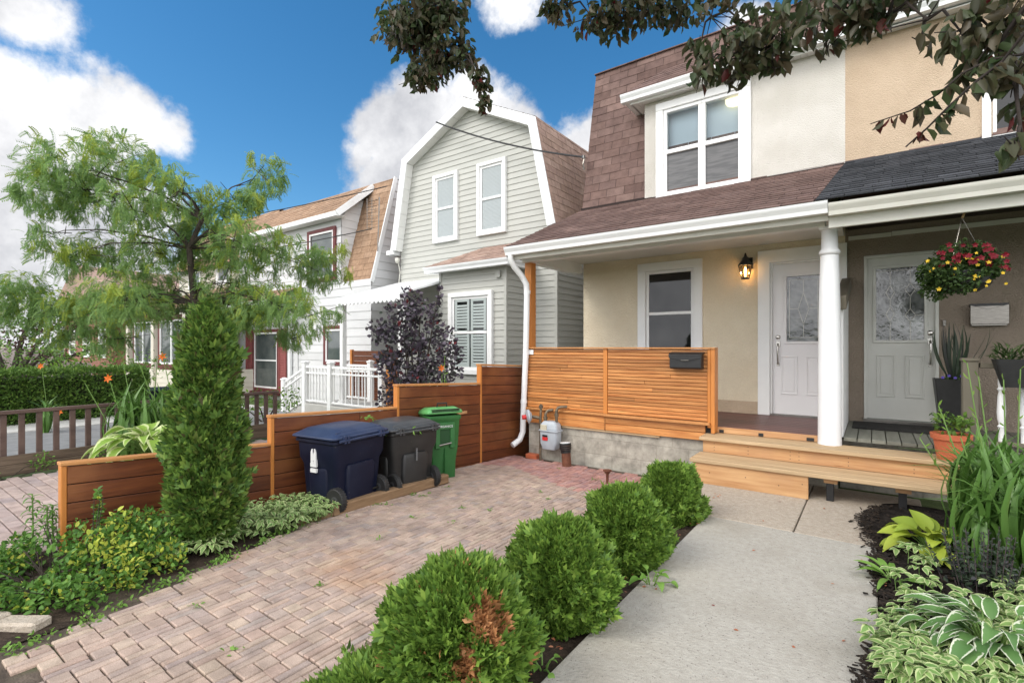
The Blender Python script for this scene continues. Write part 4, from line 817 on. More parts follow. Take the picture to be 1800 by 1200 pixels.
pl(d, [(-.055,.43),(-.055,.53),(-.045,.555),(-.03,.56),(-.032,.53),(-.025,.515),(-.025,.43)]); pl(d, [(-.015,.43),(-.015,.515),(-.008,.53),(-.010,.56),(.005,.548),(.012,.52),(.012,.43)]); pl(d, [(-.026,.455),(-.026,.50),(-.014,.50),(-.014,.455)]); pl(d, [(-.06,.395),(-.06,.43),(.015,.43),(.015,.395)]); pl(d, [(-.06,.345),(-.06,.38),(.015,.38),(.015,.345)])
part_in(bl, d, 'emblem', decal_white, 'white two-tower emblem above a white bar')
d = MB(); d.box(-.16,-.07,-.325,-.318,.617,.622); part_in(bl, d, 'lid_label', decal_white)
bk = bin_('wheeled_bin', 'charcoal black wheeled bin between the navy and green bins', (-4.13, 3.68, -.07), -6, .26, .315, .655, bin_black, bin_lid_black)
d = MB(); d.box(.262,.268,-.02,.0,.33,.46); part_in(bk, d, 'scrape', mk('scrape', (.12,.125,.13), rough=.3), 'pale scuff down the back')
gb = thing('green_bin', 'green organics cart with black lid latch at the end of the bin row', 'bin', (0,0,0))
b = MB(); b.loft([rrect(0,0,.135,.15,.03,.0), rrect(0,0,.14,.155,.03,.2), rrect(0,0,.16,.175,.03,.36), rrect(0,0,.175,.19,.03,.68), rrect(0,0,.19,.205,.03,.70), rrect(0,0,.19,.205,.03,.74)]); part_in(gb, b, 'body', bin_green, smooth=True, bevel=.004)
b = MB(); b.box(.155,.186,-.12,-.062,.36,.66); b.box(.155,.186,.062,.12,.36,.66); b.box(.155,.187,-.12,.12,.58,.66); b.box(.150,.17,-.006,.006,.02,.36); part_in(gb, b, 'rib', bin_green, bevel=.006)
b = MB(); b.box(.172,.1755,-.062,.062,.40,.58); part_in(gb, b, 'recess_shade', mk('bin_green_shaded', (.012,.06,.016), rough=.6))  # shade of the recess painted as a darker green plate
b = MB(); b.tube([(.185,-.075,.40),(.185,.075,.42)], .011, 8); part_in(gb, b, 'lift_bar', steel, smooth=True)
b = MB(); b.loft([rrect(-.01,0,.21,.22,.05,.745), rrect(-.01,0,.215,.225,.05,.765), rrect(-.01,0,.20,.21,.05,.79), rrect(-.02,0,.12,.16,.05,.825)])
b.v = [(x, yy, z+.10*(x)) for x, yy, z in b.v]; part_in(gb, b, 'lid', bin_lid_green, smooth=True, bevel=.004)
b = MB()
for k in range(3): b.box(.165+.0*k, .212, -.17, .17, .775+.018*k+.018, .781+.018*k+.018) if k < 2 else None
part_in(gb, b, 'vent_slot', black_plastic)
b = MB(); b.tube([(.06,-.06,.83),(.07,-.055,.875),(.08,.055,.875),(.07,.06,.83)], .010, 8); part_in(gb, b, 'latch', black_plastic)
def text(s_, size, m, name, parent, loc, rot):
    cu = bpy.data.curves.new(name, 'FONT'); cu.body = s_; cu.size = size; cu.extrude = .0015; cu.align_x = 'CENTER'
    o = bpy.data.objects.new(name, cu); COL.objects.link(o); bpy.context.view_layer.update()
    me = bpy.data.meshes.new_from_object(o.evaluated_get(bpy.context.evaluated_depsgraph_get())); me.name = name; bpy.data.objects.remove(o)
    me.materials.clear(); me.materials.append(m); q = bpy.data.objects.new(name, me); COL.objects.link(q); q.parent = parent; q.location = loc; q.rotation_euler = rot; return q
text('ORGANICS', .036, decal_white, 'lettering', gb, (.190, 0, .605), (R(90), 0, R(90)))
gb.location = (-4.20, 4.33, -.095); gb.rotation_euler = (0, 0, R(-26))

# ------------------------------------------------------------------ grey gambrel house
gh = thing('gambrel_house', 'pale grey siding house with white gambrel gable, bay window and pinkish shingles', 'house', (-6.9, 8, 0))
PK = (-6.90, 6.60); BR = (-5.12, 5.72); BL = (-8.73, 5.72); ER = (-4.69, 3.69); EL = (-9.12, 3.70)
def gl(z):
    if z <= 3.7: return (-9.02, -4.76)
    if z <= 5.72: t = (z-3.7)/2.02; return (EL[0]+(BL[0]-EL[0])*t+.05, ER[0]+(BR[0]-ER[0])*t-.05)
    t = min(1, (z-5.72)/(6.60-5.72)); return (BL[0]+(PK[0]-BL[0])*t+.05, BR[0]+(PK[0]-BR[0])*t-.05)
mb = MB(); siding(mb, lambda a, d, z: (a, 8.0-d, z), -.1, 6.56, gl, .116); mb.add([(-9.02,8.02,-.1),(-4.76,8.02,-.1),(-4.76,8.02,3.7),(-5.17,8.02,5.7),(-6.9,8.02,6.55),(-8.68,8.02,5.7),(-9.02,8.02,3.7)], [tuple(range(7))])
mb.box(-4.80,-4.74,7.975,8.04,-.1,3.72); mb.build('front_wall', siding_grey, gh)
mb = MB(); siding(mb, lambda a, d, z: (-4.75+d, a, z), -.1, 3.9, lambda z: (8.04, 17), .116); mb.add([(-4.75,8.03,-.1),(-4.75,17,-.1),(-4.75,17,3.9),(-4.75,8.03,3.9)], [(0,1,2,3)])
mb.add([(-9.03,8.03,-.1),(-9.03,17,-.1),(-9.03,17,3.9),(-9.03,8.03,3.9)], [(0,1,2,3)]); mb.build('side_wall', siding_grey, gh)
mb = MB()
for a, b in ((ER, BR), (BR, PK), (BL, EL), (PK, BL)):
    V = Vector((b[0]-a[0], 0, b[1]-a[1])); 
    if V.z < 0: a, b = b, a; V = -V
    Lr = V.length; V.normalize(); right = V.x < 0
    O = (a[0], 7.80, a[1]+.03) if right else (a[0], 17, a[1]+.03); U = (0,1,0) if right else (0,-1,0)
    shingles(mb, O, U, V, Lr, lambda v: (0, 9.2), .145, .32, .008)
mb.build('roof', [shingle_pink, shingle_brown_dark], gh)
def mitre(pts, w):
    """offset an open outline to its right by w with mitred corners"""
    out = []
    for i, p in enumerate(pts):
        p = Vector(p); ns = []
        if i: d = (p-Vector(pts[i-1])).normalized(); ns.append(Vector((d.y, -d.x)))
        if i < len(pts)-1: d = (Vector(pts[i+1])-p).normalized(); ns.append(Vector((d.y, -d.x)))
        m_ = sum(ns, Vector((0, 0))).normalized(); out.append(p+m_*w/m_.dot(ns[0]))
    return out
OUT = mitre([EL, BL, PK, BR, ER], -.02); INN = mitre([EL, BL, PK, BR, ER], .155)
mb = MB()
for i in range(4): mb.prism([tuple(OUT[i]), tuple(OUT[i+1]), tuple(INN[i+1]), tuple(INN[i])], 7.775, 7.80, 'y')
mb.build('rake_board', white_alu, gh)
mb = MB()
for i in range(4):
    a, b = INN[i], INN[i+1]; L_ = (b-a).length; K = max(2, int(L_/.28)); o_ = (Vector(OUT[i])-a).normalized()*.02
    for k in range(K): p_, q_ = a.lerp(b, k/K), a.lerp(b, (k+.985)/K); mb.prism([tuple(p_), tuple(q_), tuple(q_+o_), tuple(p_+o_)], 7.802, 7.985, 'y')
mb.build('rake_soffit', soffit_mat, gh)
mb = MB(); mb.box(-9.30,-9.06,7.79,8.0,3.60,3.70); mb.box(-4.78,-4.60,7.79,8.0,3.60,3.69); mb.build('rake_return', white_alu, gh)
for x0, x1 in ((-7.92, -7.20), (-6.65, -5.91)):
    w = window(gh, x0, x1, 3.73, 5.22, 7.985, .07, .05, white_paint, 4.47, clear, out=.06)
    b = MB()
    for k in range(46): b.box(x0+.13, x1-.13, 7.972, 7.978, 3.86+k*.027, 3.86+k*.027+.022)
    b.build('blind', blind_slat, w)
# bay
mb = MB(); siding(mb, lambda a, d, z: (a, 7.3-d, z), -.1, 3.0, lambda z: (-7.06, -5.42), .116); siding(mb, lambda a, d, z: (-5.41+d, a, z), -.1, 3.0, lambda z: (7.33, 8.0), .116)
mb.add([(-7.06,7.302,-.1),(-5.41,7.302,-.1),(-5.41,7.302,3),(-7.06,7.302,3),(-5.412,8,-.1),(-5.412,8,3),(-7.06,8,-.1),(-7.06,8,3)], [(0,1,2,3),(1,4,5,2),(0,6,7,3)]); mb.box(-5.45,-5.395,7.275,7.34,-.1,3.0)
mb.box(-7.08,-7.02,7.275,7.33,-.1,3.0); mb.build('bay_wall', siding_grey, gh)
w = window(gh, -6.80, -5.70, .92, 2.50, 7.285, .09, .05, white_paint, 1.72, clear_green, out=.06)
b = MB(); b.box(-6.66,-5.84,7.274,7.282,1.05,2.38); b.build('interior', dark_room, w)
for xa, xb in ((-6.64,-6.27), (-6.23,-5.86)):
    b = MB(); frame4(b, xa, xb, 1.06, 2.37, .055, 7.262, 7.273); b.box(xa, xb, 7.262, 7.273, 1.70, 1.76)
    for k in range(20):
        z = 1.13+k*.058
        if abs(z-1.73) > .06: b.obox(((xa+xb)/2, 7.268, z), ((xb-xa)/2-.055,0,0), (0,.004,-.010), (0,.003,.012))
    b.build('shutter', shutter_white, w)
mb = MB(); mb.prism(GUT(7.02, 3.02), -7.28, -5.20); mb.box(-7.22,-5.25,7.14,7.30,2.92,2.93); mb.prism([(-5.20-(p_[0]-7.02), p_[1]) for p_ in GUT(7.02, 3.02)], 7.153, 8.0, 'y'); mb.box(-5.40,-5.29,7.3,8.0,2.92,2.93); mb.build('bay_gutter', white_alu, gh)
V = Vector((0, .94, .46)); Lb = V.length; V.normalize(); mb = MB(); shingles(mb, (-7.26, 7.06, 3.03), (1,0,0), V, Lb, lambda v: (.78*v/Lb, 2.05-.45*v/Lb), .13, .3, .010)
V = Vector((-.45, 0, .46)); Lc = V.length; V.normalize(); shingles(mb, (-5.21, 7.06, 3.03), (0,1,0), V, Lc, lambda v: (.94*v/Lc, .94), .13, .3, .010); mb.build('bay_roof', [shingle_pink, shingle_brown_dark], gh)
p = MB(); p.box(-5.62,-5.52,7.24,7.30,2.72,2.84); p.build('junction_box', siding_grey, gh)
p = MB(); p.lathe([(.05,3.52),(.055,3.45),(.03,3.40)], (-9.02,7.88), 12); p.tube([(-9.02,7.9,3.45),(-9.0,7.95,3.2),(-9.05,7.95,2.9)], .012, 6); p.build('service_head', offwhite, gh)
# porch of the grey house: slab, awning, railing
pp = thing('side_porch', 'low grey concrete porch slab under the white metal awning', 'porch', (-8.2, 7, 0))
p = MB(); p.box(-9.95,-7.35,6.05,8.0,-.1,.24); p.build('slab', conc_side, pp, bevel=.01)
for k in range(2): p = MB(); p.box(-9.95-.28*(k+1), -9.95-.28*k-.003, 6.1, 7.2, -.1, .24-.085*(k+1)); p.build('stair_tread', conc_side, pp)
aw = thing('metal_awning', 'white ribbed metal awning with scalloped edge on the grey house', 'awning', (-8.1, 7.2, 2.5))
p = MB(); n = 44
for k in range(n):
    x0, x1 = -9.10+k*1.98/n, -9.10+(k+1)*1.98/n; h = .022 if k % 2 else 0
    p.add([(x0,6.30,2.44+h),(x1,6.30,2.44+h),(x1,7.99,2.94+h),(x0,7.99,2.94+h),(x0,6.30,2.425),(x1,6.30,2.425),(x1,7.99,2.925),(x0,7.99,2.925)], [(0,1,2,3),(7,6,5,4),(0,4,5,1),(1,5,6,2),(3,2,6,7),(0,3,7,4)])
p.build('canopy', white_alu, aw)
p = MB()
for k in range(16):
    x0 = -9.10+k*1.98/16; pts = [(x0+1.98/16*t/8, 2.34-.05*math.sin(math.pi*t/8)) for t in range(9)]
    p.prism([(x0,2.46),*pts,(x0+1.98/16,2.46)], 6.285, 6.297, 'y')
for k in range(13):
    y0 = 6.3+k*.13; zc = 2.44+.5*k/13
    p.prism([(y0,zc+.02),(y0,zc-.08),(y0+.065,zc-.12),(y0+.13,zc-.06),(y0+.13,zc+.055)], -9.115, -9.102)
p.build('valance', white_alu, aw)
for x in (-9.02, -7.22):
    p = MB(); p.box(x-.05, x+.05, 6.36, 6.46, .24, 2.42); p.loft([rrect(x,6.41,.10,.10,.01,.24), rrect(x,6.41,.10,.10,.01,.26), rrect(x,6.41,.055,.055,.01,.34)]); p.build('post', white_paint, aw, bevel=.004)
rl = thing('white_railing', 'white metal railing with capped posts round the side porch', 'railing', (-8.2, 6.1, .24))
def rpost(x, y, zt, zb=.0):
    p = MB(); p.box(x-.055, x+.055, y-.055, y+.055, zb, zt); p.loft([rrect(x,y,.068,.068,.006,zt), rrect(x,y,.068,.068,.006,zt+.025), rrect(x,y,.02,.02,.006,zt+.055)]); p.build('post', white_paint, rl, bevel=.003)
def rail_run(a, b, zt, n, zb):
    p = MB(); a, b = Vector(a), Vector(b)
    for h, t in ((zt, .05), (zt-.13, .035), (zb, .035)): p.bar(a+Vector((0,0,h)), b+Vector((0,0,h)), .045, t)
    p.build('rail', white_paint, rl, bevel=.003)
    for k in range(n):
        c_ = a+(b-a)*((k+.5)/n); p = MB(); p.box(c_.x-.010, c_.x+.010, c_.y-.010, c_.y+.010, c_.z+zb, c_.z+zt); p.build('baluster', white_paint, rl)
for x in (-7.40, -9.0, -9.92): rpost(x, 6.1, 1.10)
rpost(-10.75, 6.1, .70)
rail_run((-9.0,6.1,0), (-7.40,6.1,0), 1.02, 8, .30); rail_run((-9.92,6.1,0), (-9.0,6.1,0), 1.02, 8, .30); rail_run((-10.75,6.1,-.36), (-9.92,6.1,0), 1.0, 8, .30)
rpost(-9.92, 7.1, 1.10); rail_run((-9.92,7.1,0), (-9.0,7.1,0), 1.02, 8, .30); rpost(-9.0, 7.1, 1.10)
wf = thing('privacy_fence', 'dark red-brown board privacy screen behind the white railing', 'fence', (-9.2, 7.4, 0))
p = MB()
for k in range(11): p.box(-9.92, -8.3, 7.30, 7.33, .06+k*.118, .06+k*.118+.112)
p.build('board_panel', fence_stain, wf, bevel=.003)
p = MB(); p.box(-9.99,-9.92,7.28,7.35,-.1,1.38); p.build('post', cedar_orange, wf, bevel=.003)
p = MB(); p.box(-7.20,-7.10,6.02,6.12,-.1,1.14); tag(p.build('cedar_post', cedar_orange, bevel=.004), 'orange cedar post under the smoke bush at the railing end', 'post')

# ------------------------------------------------------------------ white house with tan mansard
wh = thing('white_house', 'white siding house with tan shingle mansard, maroon window trim and red shutters', 'house', (-12.5, 7.6, 0))
mb = MB(); siding(mb, lambda a, d, z: (a, 7.6-d, z), -.3, 3.06, lambda z: (-15.9, -9.6), .20); siding(mb, lambda a, d, z: (-9.6+d, a, z), -.3, 5.6, lambda z: (7.6+max(0, (z-3.0))*.273, 17), .20)
mb.add([(-15.9,7.61,-.3),(-9.61,7.61,-.3),(-9.61,7.61,3.06),(-15.9,7.61,3.06),(-9.61,17,-.3),(-9.61,17,5.6),(-9.61,8.36,5.6)], [(0,1,2,3),(1,4,5,6,2)]); mb.box(-12.78,-12.66,7.56,7.62,-.3,3.0); mb.build('wall', siding_white, wh)
V = Vector((0, .72, 2.64)); Lw = V.length; V.normalize(); mb = MB(); shingles(mb, (-15.9, 7.64, 3.0), (1,0,0), V, Lw, lambda v: (0, 6.3), .16, .34, .010)
V = Vector((0, .98, .88)); Lx = V.length; V.normalize(); shingles(mb, (-15.9, 7.34, 4.75), (1,0,0), V, Lx, lambda v: (0, 5.33+.12*v/Lx), .15, .34, .010)
V = Vector((0, .85, .42)); Ly = V.length; V.normalize(); shingles(mb, (-15.9, 6.78, 2.66), (1,0,0), V, Ly, lambda v: (0, 3.2), .13, .32, .010)
mb.box(-15.9,-9.6,8.36,17,5.5,5.62,1); mb.build('roof', [shingle_tan, shingle_brown_dark], wh)
mb = MB(); siding(mb, lambda a, d, z: (a, 7.58-d, z), 3.04, 4.72, lambda z: (-15.9, -10.74), .20); siding(mb, lambda a, d, z: (-10.74+d, a, z), 3.04, 5.25, lambda z: (7.58+max(0,z-4.72)*1.0, 8.3), .20); mb.add([(-15.9,7.59,3.0),(-10.75,7.59,3.0),(-10.75,7.59,4.74),(-15.9,7.59,4.74),(-10.75,8.3,3.0),(-10.75,8.3,5.3)], [(0,1,2,3),(1,4,5,2)]); mb.build('dormer_wall', siding_white, wh)
mb = MB(); mb.box(-15.9,-10.55,7.28,7.36,4.63,4.745); mb.box(-15.9,-10.6,7.36,7.58,4.64,4.65); mb.bar((-10.55,7.32,4.685),(-10.43,8.33,5.57),.035,.15); mb.box(-10.74,-10.56,7.34,7.58,4.655,4.665); mb.box(-15.9,-12.7,6.70,6.78,2.55,2.66); mb.box(-15.9,-12.7,6.78,7.6,2.56,2.57); mb.build('eave_trim', white_alu, wh)
mb = MB(); mb.bar((-9.585,7.60,2.98),(-9.585,8.33,5.64),.03,.10,(0,1,0)); mb.build('rake_trim', white_alu, wh)
def mwin(x0, x1, z0, z1, y, mid=None, sill=True):
    w = window(wh, x0, x1, z0, z1, y, .09, .05, maroon, None, glass_tint, out=.05); s = MB(); frame4(s, x0+.09, x1-.09, z0+.09, z1-.09, .045, y-.04, y-.01)
    if mid: s.box(x0+.13, x1-.13, y-.042, y-.012, mid-.02, mid+.02)
    s.build('sash', white_paint, w); return w
mwin(-12.15, -10.92, 3.12, 4.48, 7.565, 3.75); mwin(-11.45, -10.62, .98, 1.98, 7.585)
w = mwin(-15.05, -13.60, .16, 1.95, 7.585, 1.05); p = MB(); p.box(-15.1,-13.55,7.42,7.56,.06,.155); p.build('sill', maroon, w)
for x in (-15.45, -13.58):
    s = MB(); frame4(s, x, x+.36, .14, 1.95, .05, 7.53, 7.57)
    for k in range(36): s.obox((x+.18, 7.553, .215+k*.046), (.13,0,0), (0,.006,-.012), (0,.004,.012))
    s.build('shutter', shutter_red, wh)
p = MB(); p.box(-13.05,-12.95,7.50,7.57,-.2,2.9); p.build('downpipe', white_alu, wh)
# aerial and service wires
an = thing('tv_aerial', 'small wire tv aerial on the white house gable', 'aerial', (-9.5, 7.75, 4))
p = MB(); p.tube([(-9.5,7.7,3.7),(-9.5,7.75,5.0)], .014, 6); p.build('mast', steel, an)
p = MB()
for k in range(10): p.tube([(-9.72,7.55,4.25+k*.07),(-9.42,7.62,4.25+k*.07)], .005, 5)
p.tube([(-9.70,7.55,4.2),(-9.70,7.55,4.95)], .007, 5); p.tube([(-9.56,7.58,4.2),(-9.56,7.58,4.95)], .007, 5); p.build('element', steel, an)
def cable(name, label, a, b, sag, r=.012):
    p = MB(); a, b = Vector(a), Vector(b); p.tube([a+(b-a)*(t/14)-Vector((0,0,sag*4*(t/14)*(1-t/14))) for t in range(15)], r, 6); return tag(p.build(name, black_plastic), label, 'cable')
cable('service_cable', 'black service cable running from the grey gable to the mansard corner', (-7.5,7.62,6.20), (-4.04,7.72,4.72), .10, .016)
cable('service_cable', 'lower black wire running across to the white house gable', (-17.5,5.55,3.9), (-9.57,7.58,4.22), .12)
cable('service_cable', 'upper black wire reaching the top of the white house mansard', (-17.5,5.55,4.9), (-9.57,8.05,5.35), .12)
p = MB(); p.tube([(-4.04,7.72,4.72),(-4.06,7.70,4.60),(-4.05,7.72,4.50)], .012, 6); p.lathe([(.03,4.70),(.03,4.75)], (-4.06,7.72), 8); p.build('cable_bracket', steel, house)

# ------------------------------------------------------------------ houses further along the street
fh = thing('far_house', 'beige house beyond the white one with enclosed maroon-trimmed porch', 'house', (-19, 8, 0))
mb = MB(); siding(mb, lambda a, d, z: (a, 5.8-d, z), -.3, .78, lambda z: (-19.5,-15.0), .14); siding(mb, lambda a, d, z: (-15.0+d, a, z), -.3, .78, lambda z: (5.8, 8.0), .14); siding(mb, lambda a, d, z: (a, 8-d, z), -.3, 4.9, lambda z: (-21.5,-15.95), .18)
mb.add([(-19.5,5.81,-.3),(-15.01,5.81,-.3),(-15.01,5.81,.78),(-19.5,5.81,.78),(-21.5,8.01,-.3),(-15.95,8.01,-.3),(-15.95,8.01,4.9),(-21.5,8.01,4.9),(-15.95,17,-.3),(-15.95,17,4.9)], [(0,1,2,3),(4,5,6,7),(5,8,9,6)]); mb.build('wall', siding_beige, fh)
for x in (-19.4,-17.3,-15.1): p = MB(); p.box(x-.09, x+.09, 5.72, 5.9, -.3, 2.5); p.build('porch_post', siding_beige, fh)
for x0, x1 in ((-19.2,-17.5),(-17.15,-15.25)):
    w = window(fh, x0, x1, .80, 2.35, 5.85, .14, .05, maroon, None, glass_tint); s = MB(); frame4(s, x0+.14, x1-.14, .94, 2.21, .05, 5.81, 5.84); s.box((x0+x1)/2-.03,(x0+x1)/2+.03,5.81,5.84,.94,2.21); s.build('sash', white_paint, w)
mb = MB(); V = Vector((0,2.4,.95)); Lz = V.length; V.normalize(); shingles(mb, (-19.8,5.6,2.5), (1,0,0), V, Lz, lambda v: (0,5.0), .15, .34, .01); V = Vector((0,1.2,1.8)); Lz = V.length; V.normalize(); shingles(mb, (-21.6,7.7,4.2), (1,0,0), V, Lz, lambda v: (0,5.7), .16, .34, .01); mb.box(-21.6,-15.9,8.9,17,5.9,6.0,1); mb.box(-19.7,-14.9,5.65,5.72,2.38,2.5,1)
mb.build('roof', [shingle_tan, shingle_brown_dark], fh)
for x in (-20.6, -18.4): window(fh, x, x+1.0, 2.9 if 0 else 3.55, 4.75, 7.99, .10, .05, white_paint, 4.15, glass_tint)
bh = thing('brick_house', 'distant red brick house with pale gable roof at the far left', 'house', (-33, 9, 0))
p = MB(); p.box(-37,-29,8,18,-.3,3.4); p.build('wall', brick_far, bh)
mb = MB(); mb.prism([(-37.5,3.3),(-33,5.6),(-28.5,3.3)], 7.5, 18.2, 'y'); mb.build('roof', shingle_pink, bh)
for x in (-36, -33.5, -31): window(bh, x, x+1.1, .9, 2.4, 8.0, .1, .06, white_paint, 1.6, glass_tint)
cr = thing('parked_car', 'pale rosy parked car half hidden behind the dark red shrub', 'car', (-26.5, 4.3, 0))
def carsec(x, w): return w
p = MB(); prof = [(2.1,.28),(2.15,.55),(2.05,.78),(1.2,.92),(.55,1.38),(-.9,1.42),(-1.7,1.02),(-2.1,.95),(-2.15,.35)]
p.loft([[(-26.5+s*hw*(1 if z < .95 else .80), 4.3+y_, z) for y_, z in prof] for s, hw in ((-1,.86),(-.5,1.72),(.5,1.72),(1,.86))]); p.build('body', car_paint, cr, smooth=True, bevel=.02)
p = MB()
for s in (-1, 1): p.prism([(1.05,.95),(.52,1.33),(-.85,1.36),(-1.5,1.03)], -26.5+s*.745-.01, -26.5+s*.745+.01)
p.build('window', glass_dark, cr)
for s in (-1,1):
    for y_ in (-1.35, 1.35):
        p = MB(); p.tube([(-26.5+s*.86-.1*s,4.3+y_,.32),(-26.5+s*.88,4.3+y_,.32)], .32, 20); p.build('wheel', wheel_black, cr, smooth=True)
        
# brown rail fence and bits beyond it
rf = thing('rail_fence', 'low dark brown picket rail fence along the neighbour driveway', 'fence', (-8.05, 2.2, 0))
p = MB(); p.box(-8.085,-7.995,-1.2,4.45,.675,.715); p.box(-8.075,-8.005,-1.2,4.45,.10,.13); p.build('rail', brown_wood, rf, bevel=.004)
p = MB(); p.box(-7.995,-7.95,-1.2,4.45,-.02,.10); p.box(-7.995,-7.955,-1.2,4.45,.103,.205); p.build('kick_board', brown_wood_old, rf, bevel=.005)
for k in range(37):
    y_ = -1.1+k*.152; wd = .05 if k % 9 != 4 else .09
    p = MB(); p.box(-8.065,-8.015,y_,y_+wd*1.05,.131,.674); p.build('picket', brown_wood, rf, bevel=.004)
def smallbin(name, label, loc, m, cat, h, r):
    t = thing(name, label, cat, loc); x, y_, z = loc
    p = MB(); p.loft([rrect(x,y_,r*.8,r*.8,.03,z), rrect(x,y_,r,r,.03,z+h)]); p.build('body', m, t, smooth=True)
    p = MB(); p.loft([rrect(x,y_,r*1.08,r*1.08,.04,z+h), rrect(x,y_,r*1.08,r*1.08,.04,z+h+.03), rrect(x,y_,r*.8,r*.8,.05,z+h+.07)]); p.build('lid', m, t, smooth=True)
smallbin('recycling_bin', 'dark blue bin standing at the end of the clipped hedge', (-13.9,4.75,0), bin_blue, 'bin', .40, .30)
smallbin('storage_tub', 'small red lidded tub behind the brown rail fence', (-10.9,3.25,0), red_plastic, 'tub', .24, .10)

# ------------------------------------------------------------------ vegetation
SP = T_spray(); OV = T_oval(1, .58, .12); RD = T_oval(1, .80, .08); PN = T_pinnate()
LUMP = .36
def conifer(name, label, base, rx, h, n, prof, m, size, group=None, dead=None, lobes=3.0, cat='shrub', trunk=.04, shell=(.55, 1.0), up=.55):
    """sprays through the outer part of a lumpy body of revolution; prof(t) -> relative radius at height t"""
    t = thing(name, label, cat, base, group); bx, by, bz = base
    k = rng.random(n*2); k = k**.92; th = rng.random(n*2)*2*np.pi
    rr = np.array([prof(a) for a in k])
    dirs = np.stack([np.cos(th), np.sin(th), np.zeros_like(th)], -1)
    q = np.stack([np.cos(th)*lobes*.5, np.sin(th)*lobes*.5, k*h/rx*.9], -1)
    lm = lump(q, 1.5, bx*3+by) + .5*lump(q, 3.4, by); fine = lump(q, 8.0, bx+by); lm = lm+.45*fine
    keep = (rng.random(n*2) < (.5+.5*rr)) & (fine > -.42); depth = shell[0]+(shell[1]-shell[0])*rng.random(n*2)**.55
    r = rx*rr*(1+LUMP*lm)*depth
    pos = np.stack([bx+dirs[:,0]*r, by+dirs[:,1]*r, bz+k*h*(1+.05*lm)*(.9+.1*depth)], -1)[keep]
    dirs = dirs[keep]; k = k[keep]; n_ = len(pos)
    slope = np.array([max(-.3, min(1.6, (prof(max(0,a-.05))-prof(min(1,a+.05)))*rx/(.1*h))) for a in k])
    d = unit(dirs*(1-.25*up)+np.stack([np.zeros(n_),np.zeros(n_),up+.75*slope], -1)+rng.normal(size=(n_,3))*.34)
    nrm = unit(rng.normal(size=(n_,3))*.8+dirs*.6+np.array((0,0,.3)))
    lv = LV(); sc = size*(.65+.7*rng.random(n_)); mi = np.zeros(n_, int)
    if dead is not None:
        for (dx, dy, dzz, dr) in dead:
            dd = np.linalg.norm(pos-np.array((bx+dx, by+dy, bz+dzz)), axis=1); mi[(dd < dr*(.7+.6*rng.random(n_)))] = 1
        mi[rng.random(n_) < .012] = 1
    stray = rng.random(n_) < .06; pos = pos+dirs*(stray*rng.random(n_)*.05)[:,None]+np.stack([0*k,0*k,stray*rng.random(n_)*.03],-1)
    pos -= d*sc[:,None]*.55
    lv.put(SP, pos, orient(d, nrm), sc, mi); lv.build('foliage', [m, L_dead], t)
    tr = MB(); tr.tube([(bx,by,bz-.05),(bx+.01,by,bz+h*.5),(bx,by+.01,bz+h*.85)], [trunk,trunk*.7,trunk*.25], 8); 
    for i in range(14):
        a = rnd.uniform(0,6.28); z = bz+h*rnd.uniform(.08,.75); e = rx*.55
        tr.tube([(bx,by,z),(bx+math.cos(a)*e,by+math.sin(a)*e,z+.12*h)], [trunk*.3,trunk*.1], 5)
    tr.build('trunk', bark, t)
    return t
conifer('cedar_tree', 'tall narrow columnar cedar standing in front of the board fence', (-3.93,1.64,.02), .215, 1.74, 13000,
        lambda t: float(np.interp(t, [0,.06,.14,.24,.45,.65,.80,.90,.96,1], [.42,.66,.92,1,.97,.86,.70,.52,.30,.05])), L_cedar, .086, cat='tree', shell=(.45,1.06), up=.8)
ball = lambda t: float(np.interp(t, [0,.1,.28,.5,.7,.86,.95,1], [.66,.86,1,.99,.87,.66,.42,.10]))
GL = 'globe cedars between driveway and path'
conifer('globe_shrub', 'biggest globe cedar nearest the viewer, with browned dead patches', (-1.44,1.60,.0), .295, .52, 15000, ball, L_globe, .060, GL, dead=[(.24,-.06,.40,.09),(.19,-.17,.25,.06),(.16,-.23,.12,.06),(.24,-.16,.04,.07),(.22,.06,.44,.05),(.10,-.26,.06,.05)])
conifer('globe_shrub', 'second globe cedar from the viewer, full and dense with two bumps on top', (-1.38,2.36,-.01), .265, .51, 13000, ball, L_globe, .056, GL)
conifer('globe_shrub', 'third globe cedar from the viewer with a small broadleaf seedling at its foot', (-1.38,3.22,-.03), .27, .53, 12000, ball, L_globe, .056, GL)
conifer('globe_shrub', 'farthest globe cedar, beside the lower porch step', (-1.40,4.28,-.05), .24, .49, 9500, ball, L_globe, .056, GL)
conifer('creeping_juniper', 'low sprawling juniper skirt in front of the biggest globe cedar', (-1.70,1.34,-.02), .30, .10, 2000, lambda t: 1-t*.8, L_globe, .085, up=.2)

def clumped(lv, T, ell, per, size, mi_f, droop=0.0, outw=.6, seed=0, flat=.3, jit=.45, cut=-.34):
    for i, (x, y, z, a, b) in enumerate(ell):
        n = max(6, int(per*a*b)); p = rand_dir(n)*(rng.random((n,1))**.40); c_ = np.array((x, y, z)); e = np.array((a, a*.85, b))
        pos = c_+p*e; keep = lump(pos, 3.2, seed) > cut; pos = pos[keep]; p = p[keep]; n = len(pos)
        d = unit(p*outw*np.array((1,1,.5))+np.array((0,0,-droop))+rng.normal(size=(n,3))*jit)
        nrm = unit(np.array((0,0,1.0))+rng.normal(size=(n,3))*flat)
        lv.put(T, pos-d*size*.5, orient(d, nrm), size*(.7+.6*rng.random(n)), mi_f(p, n))
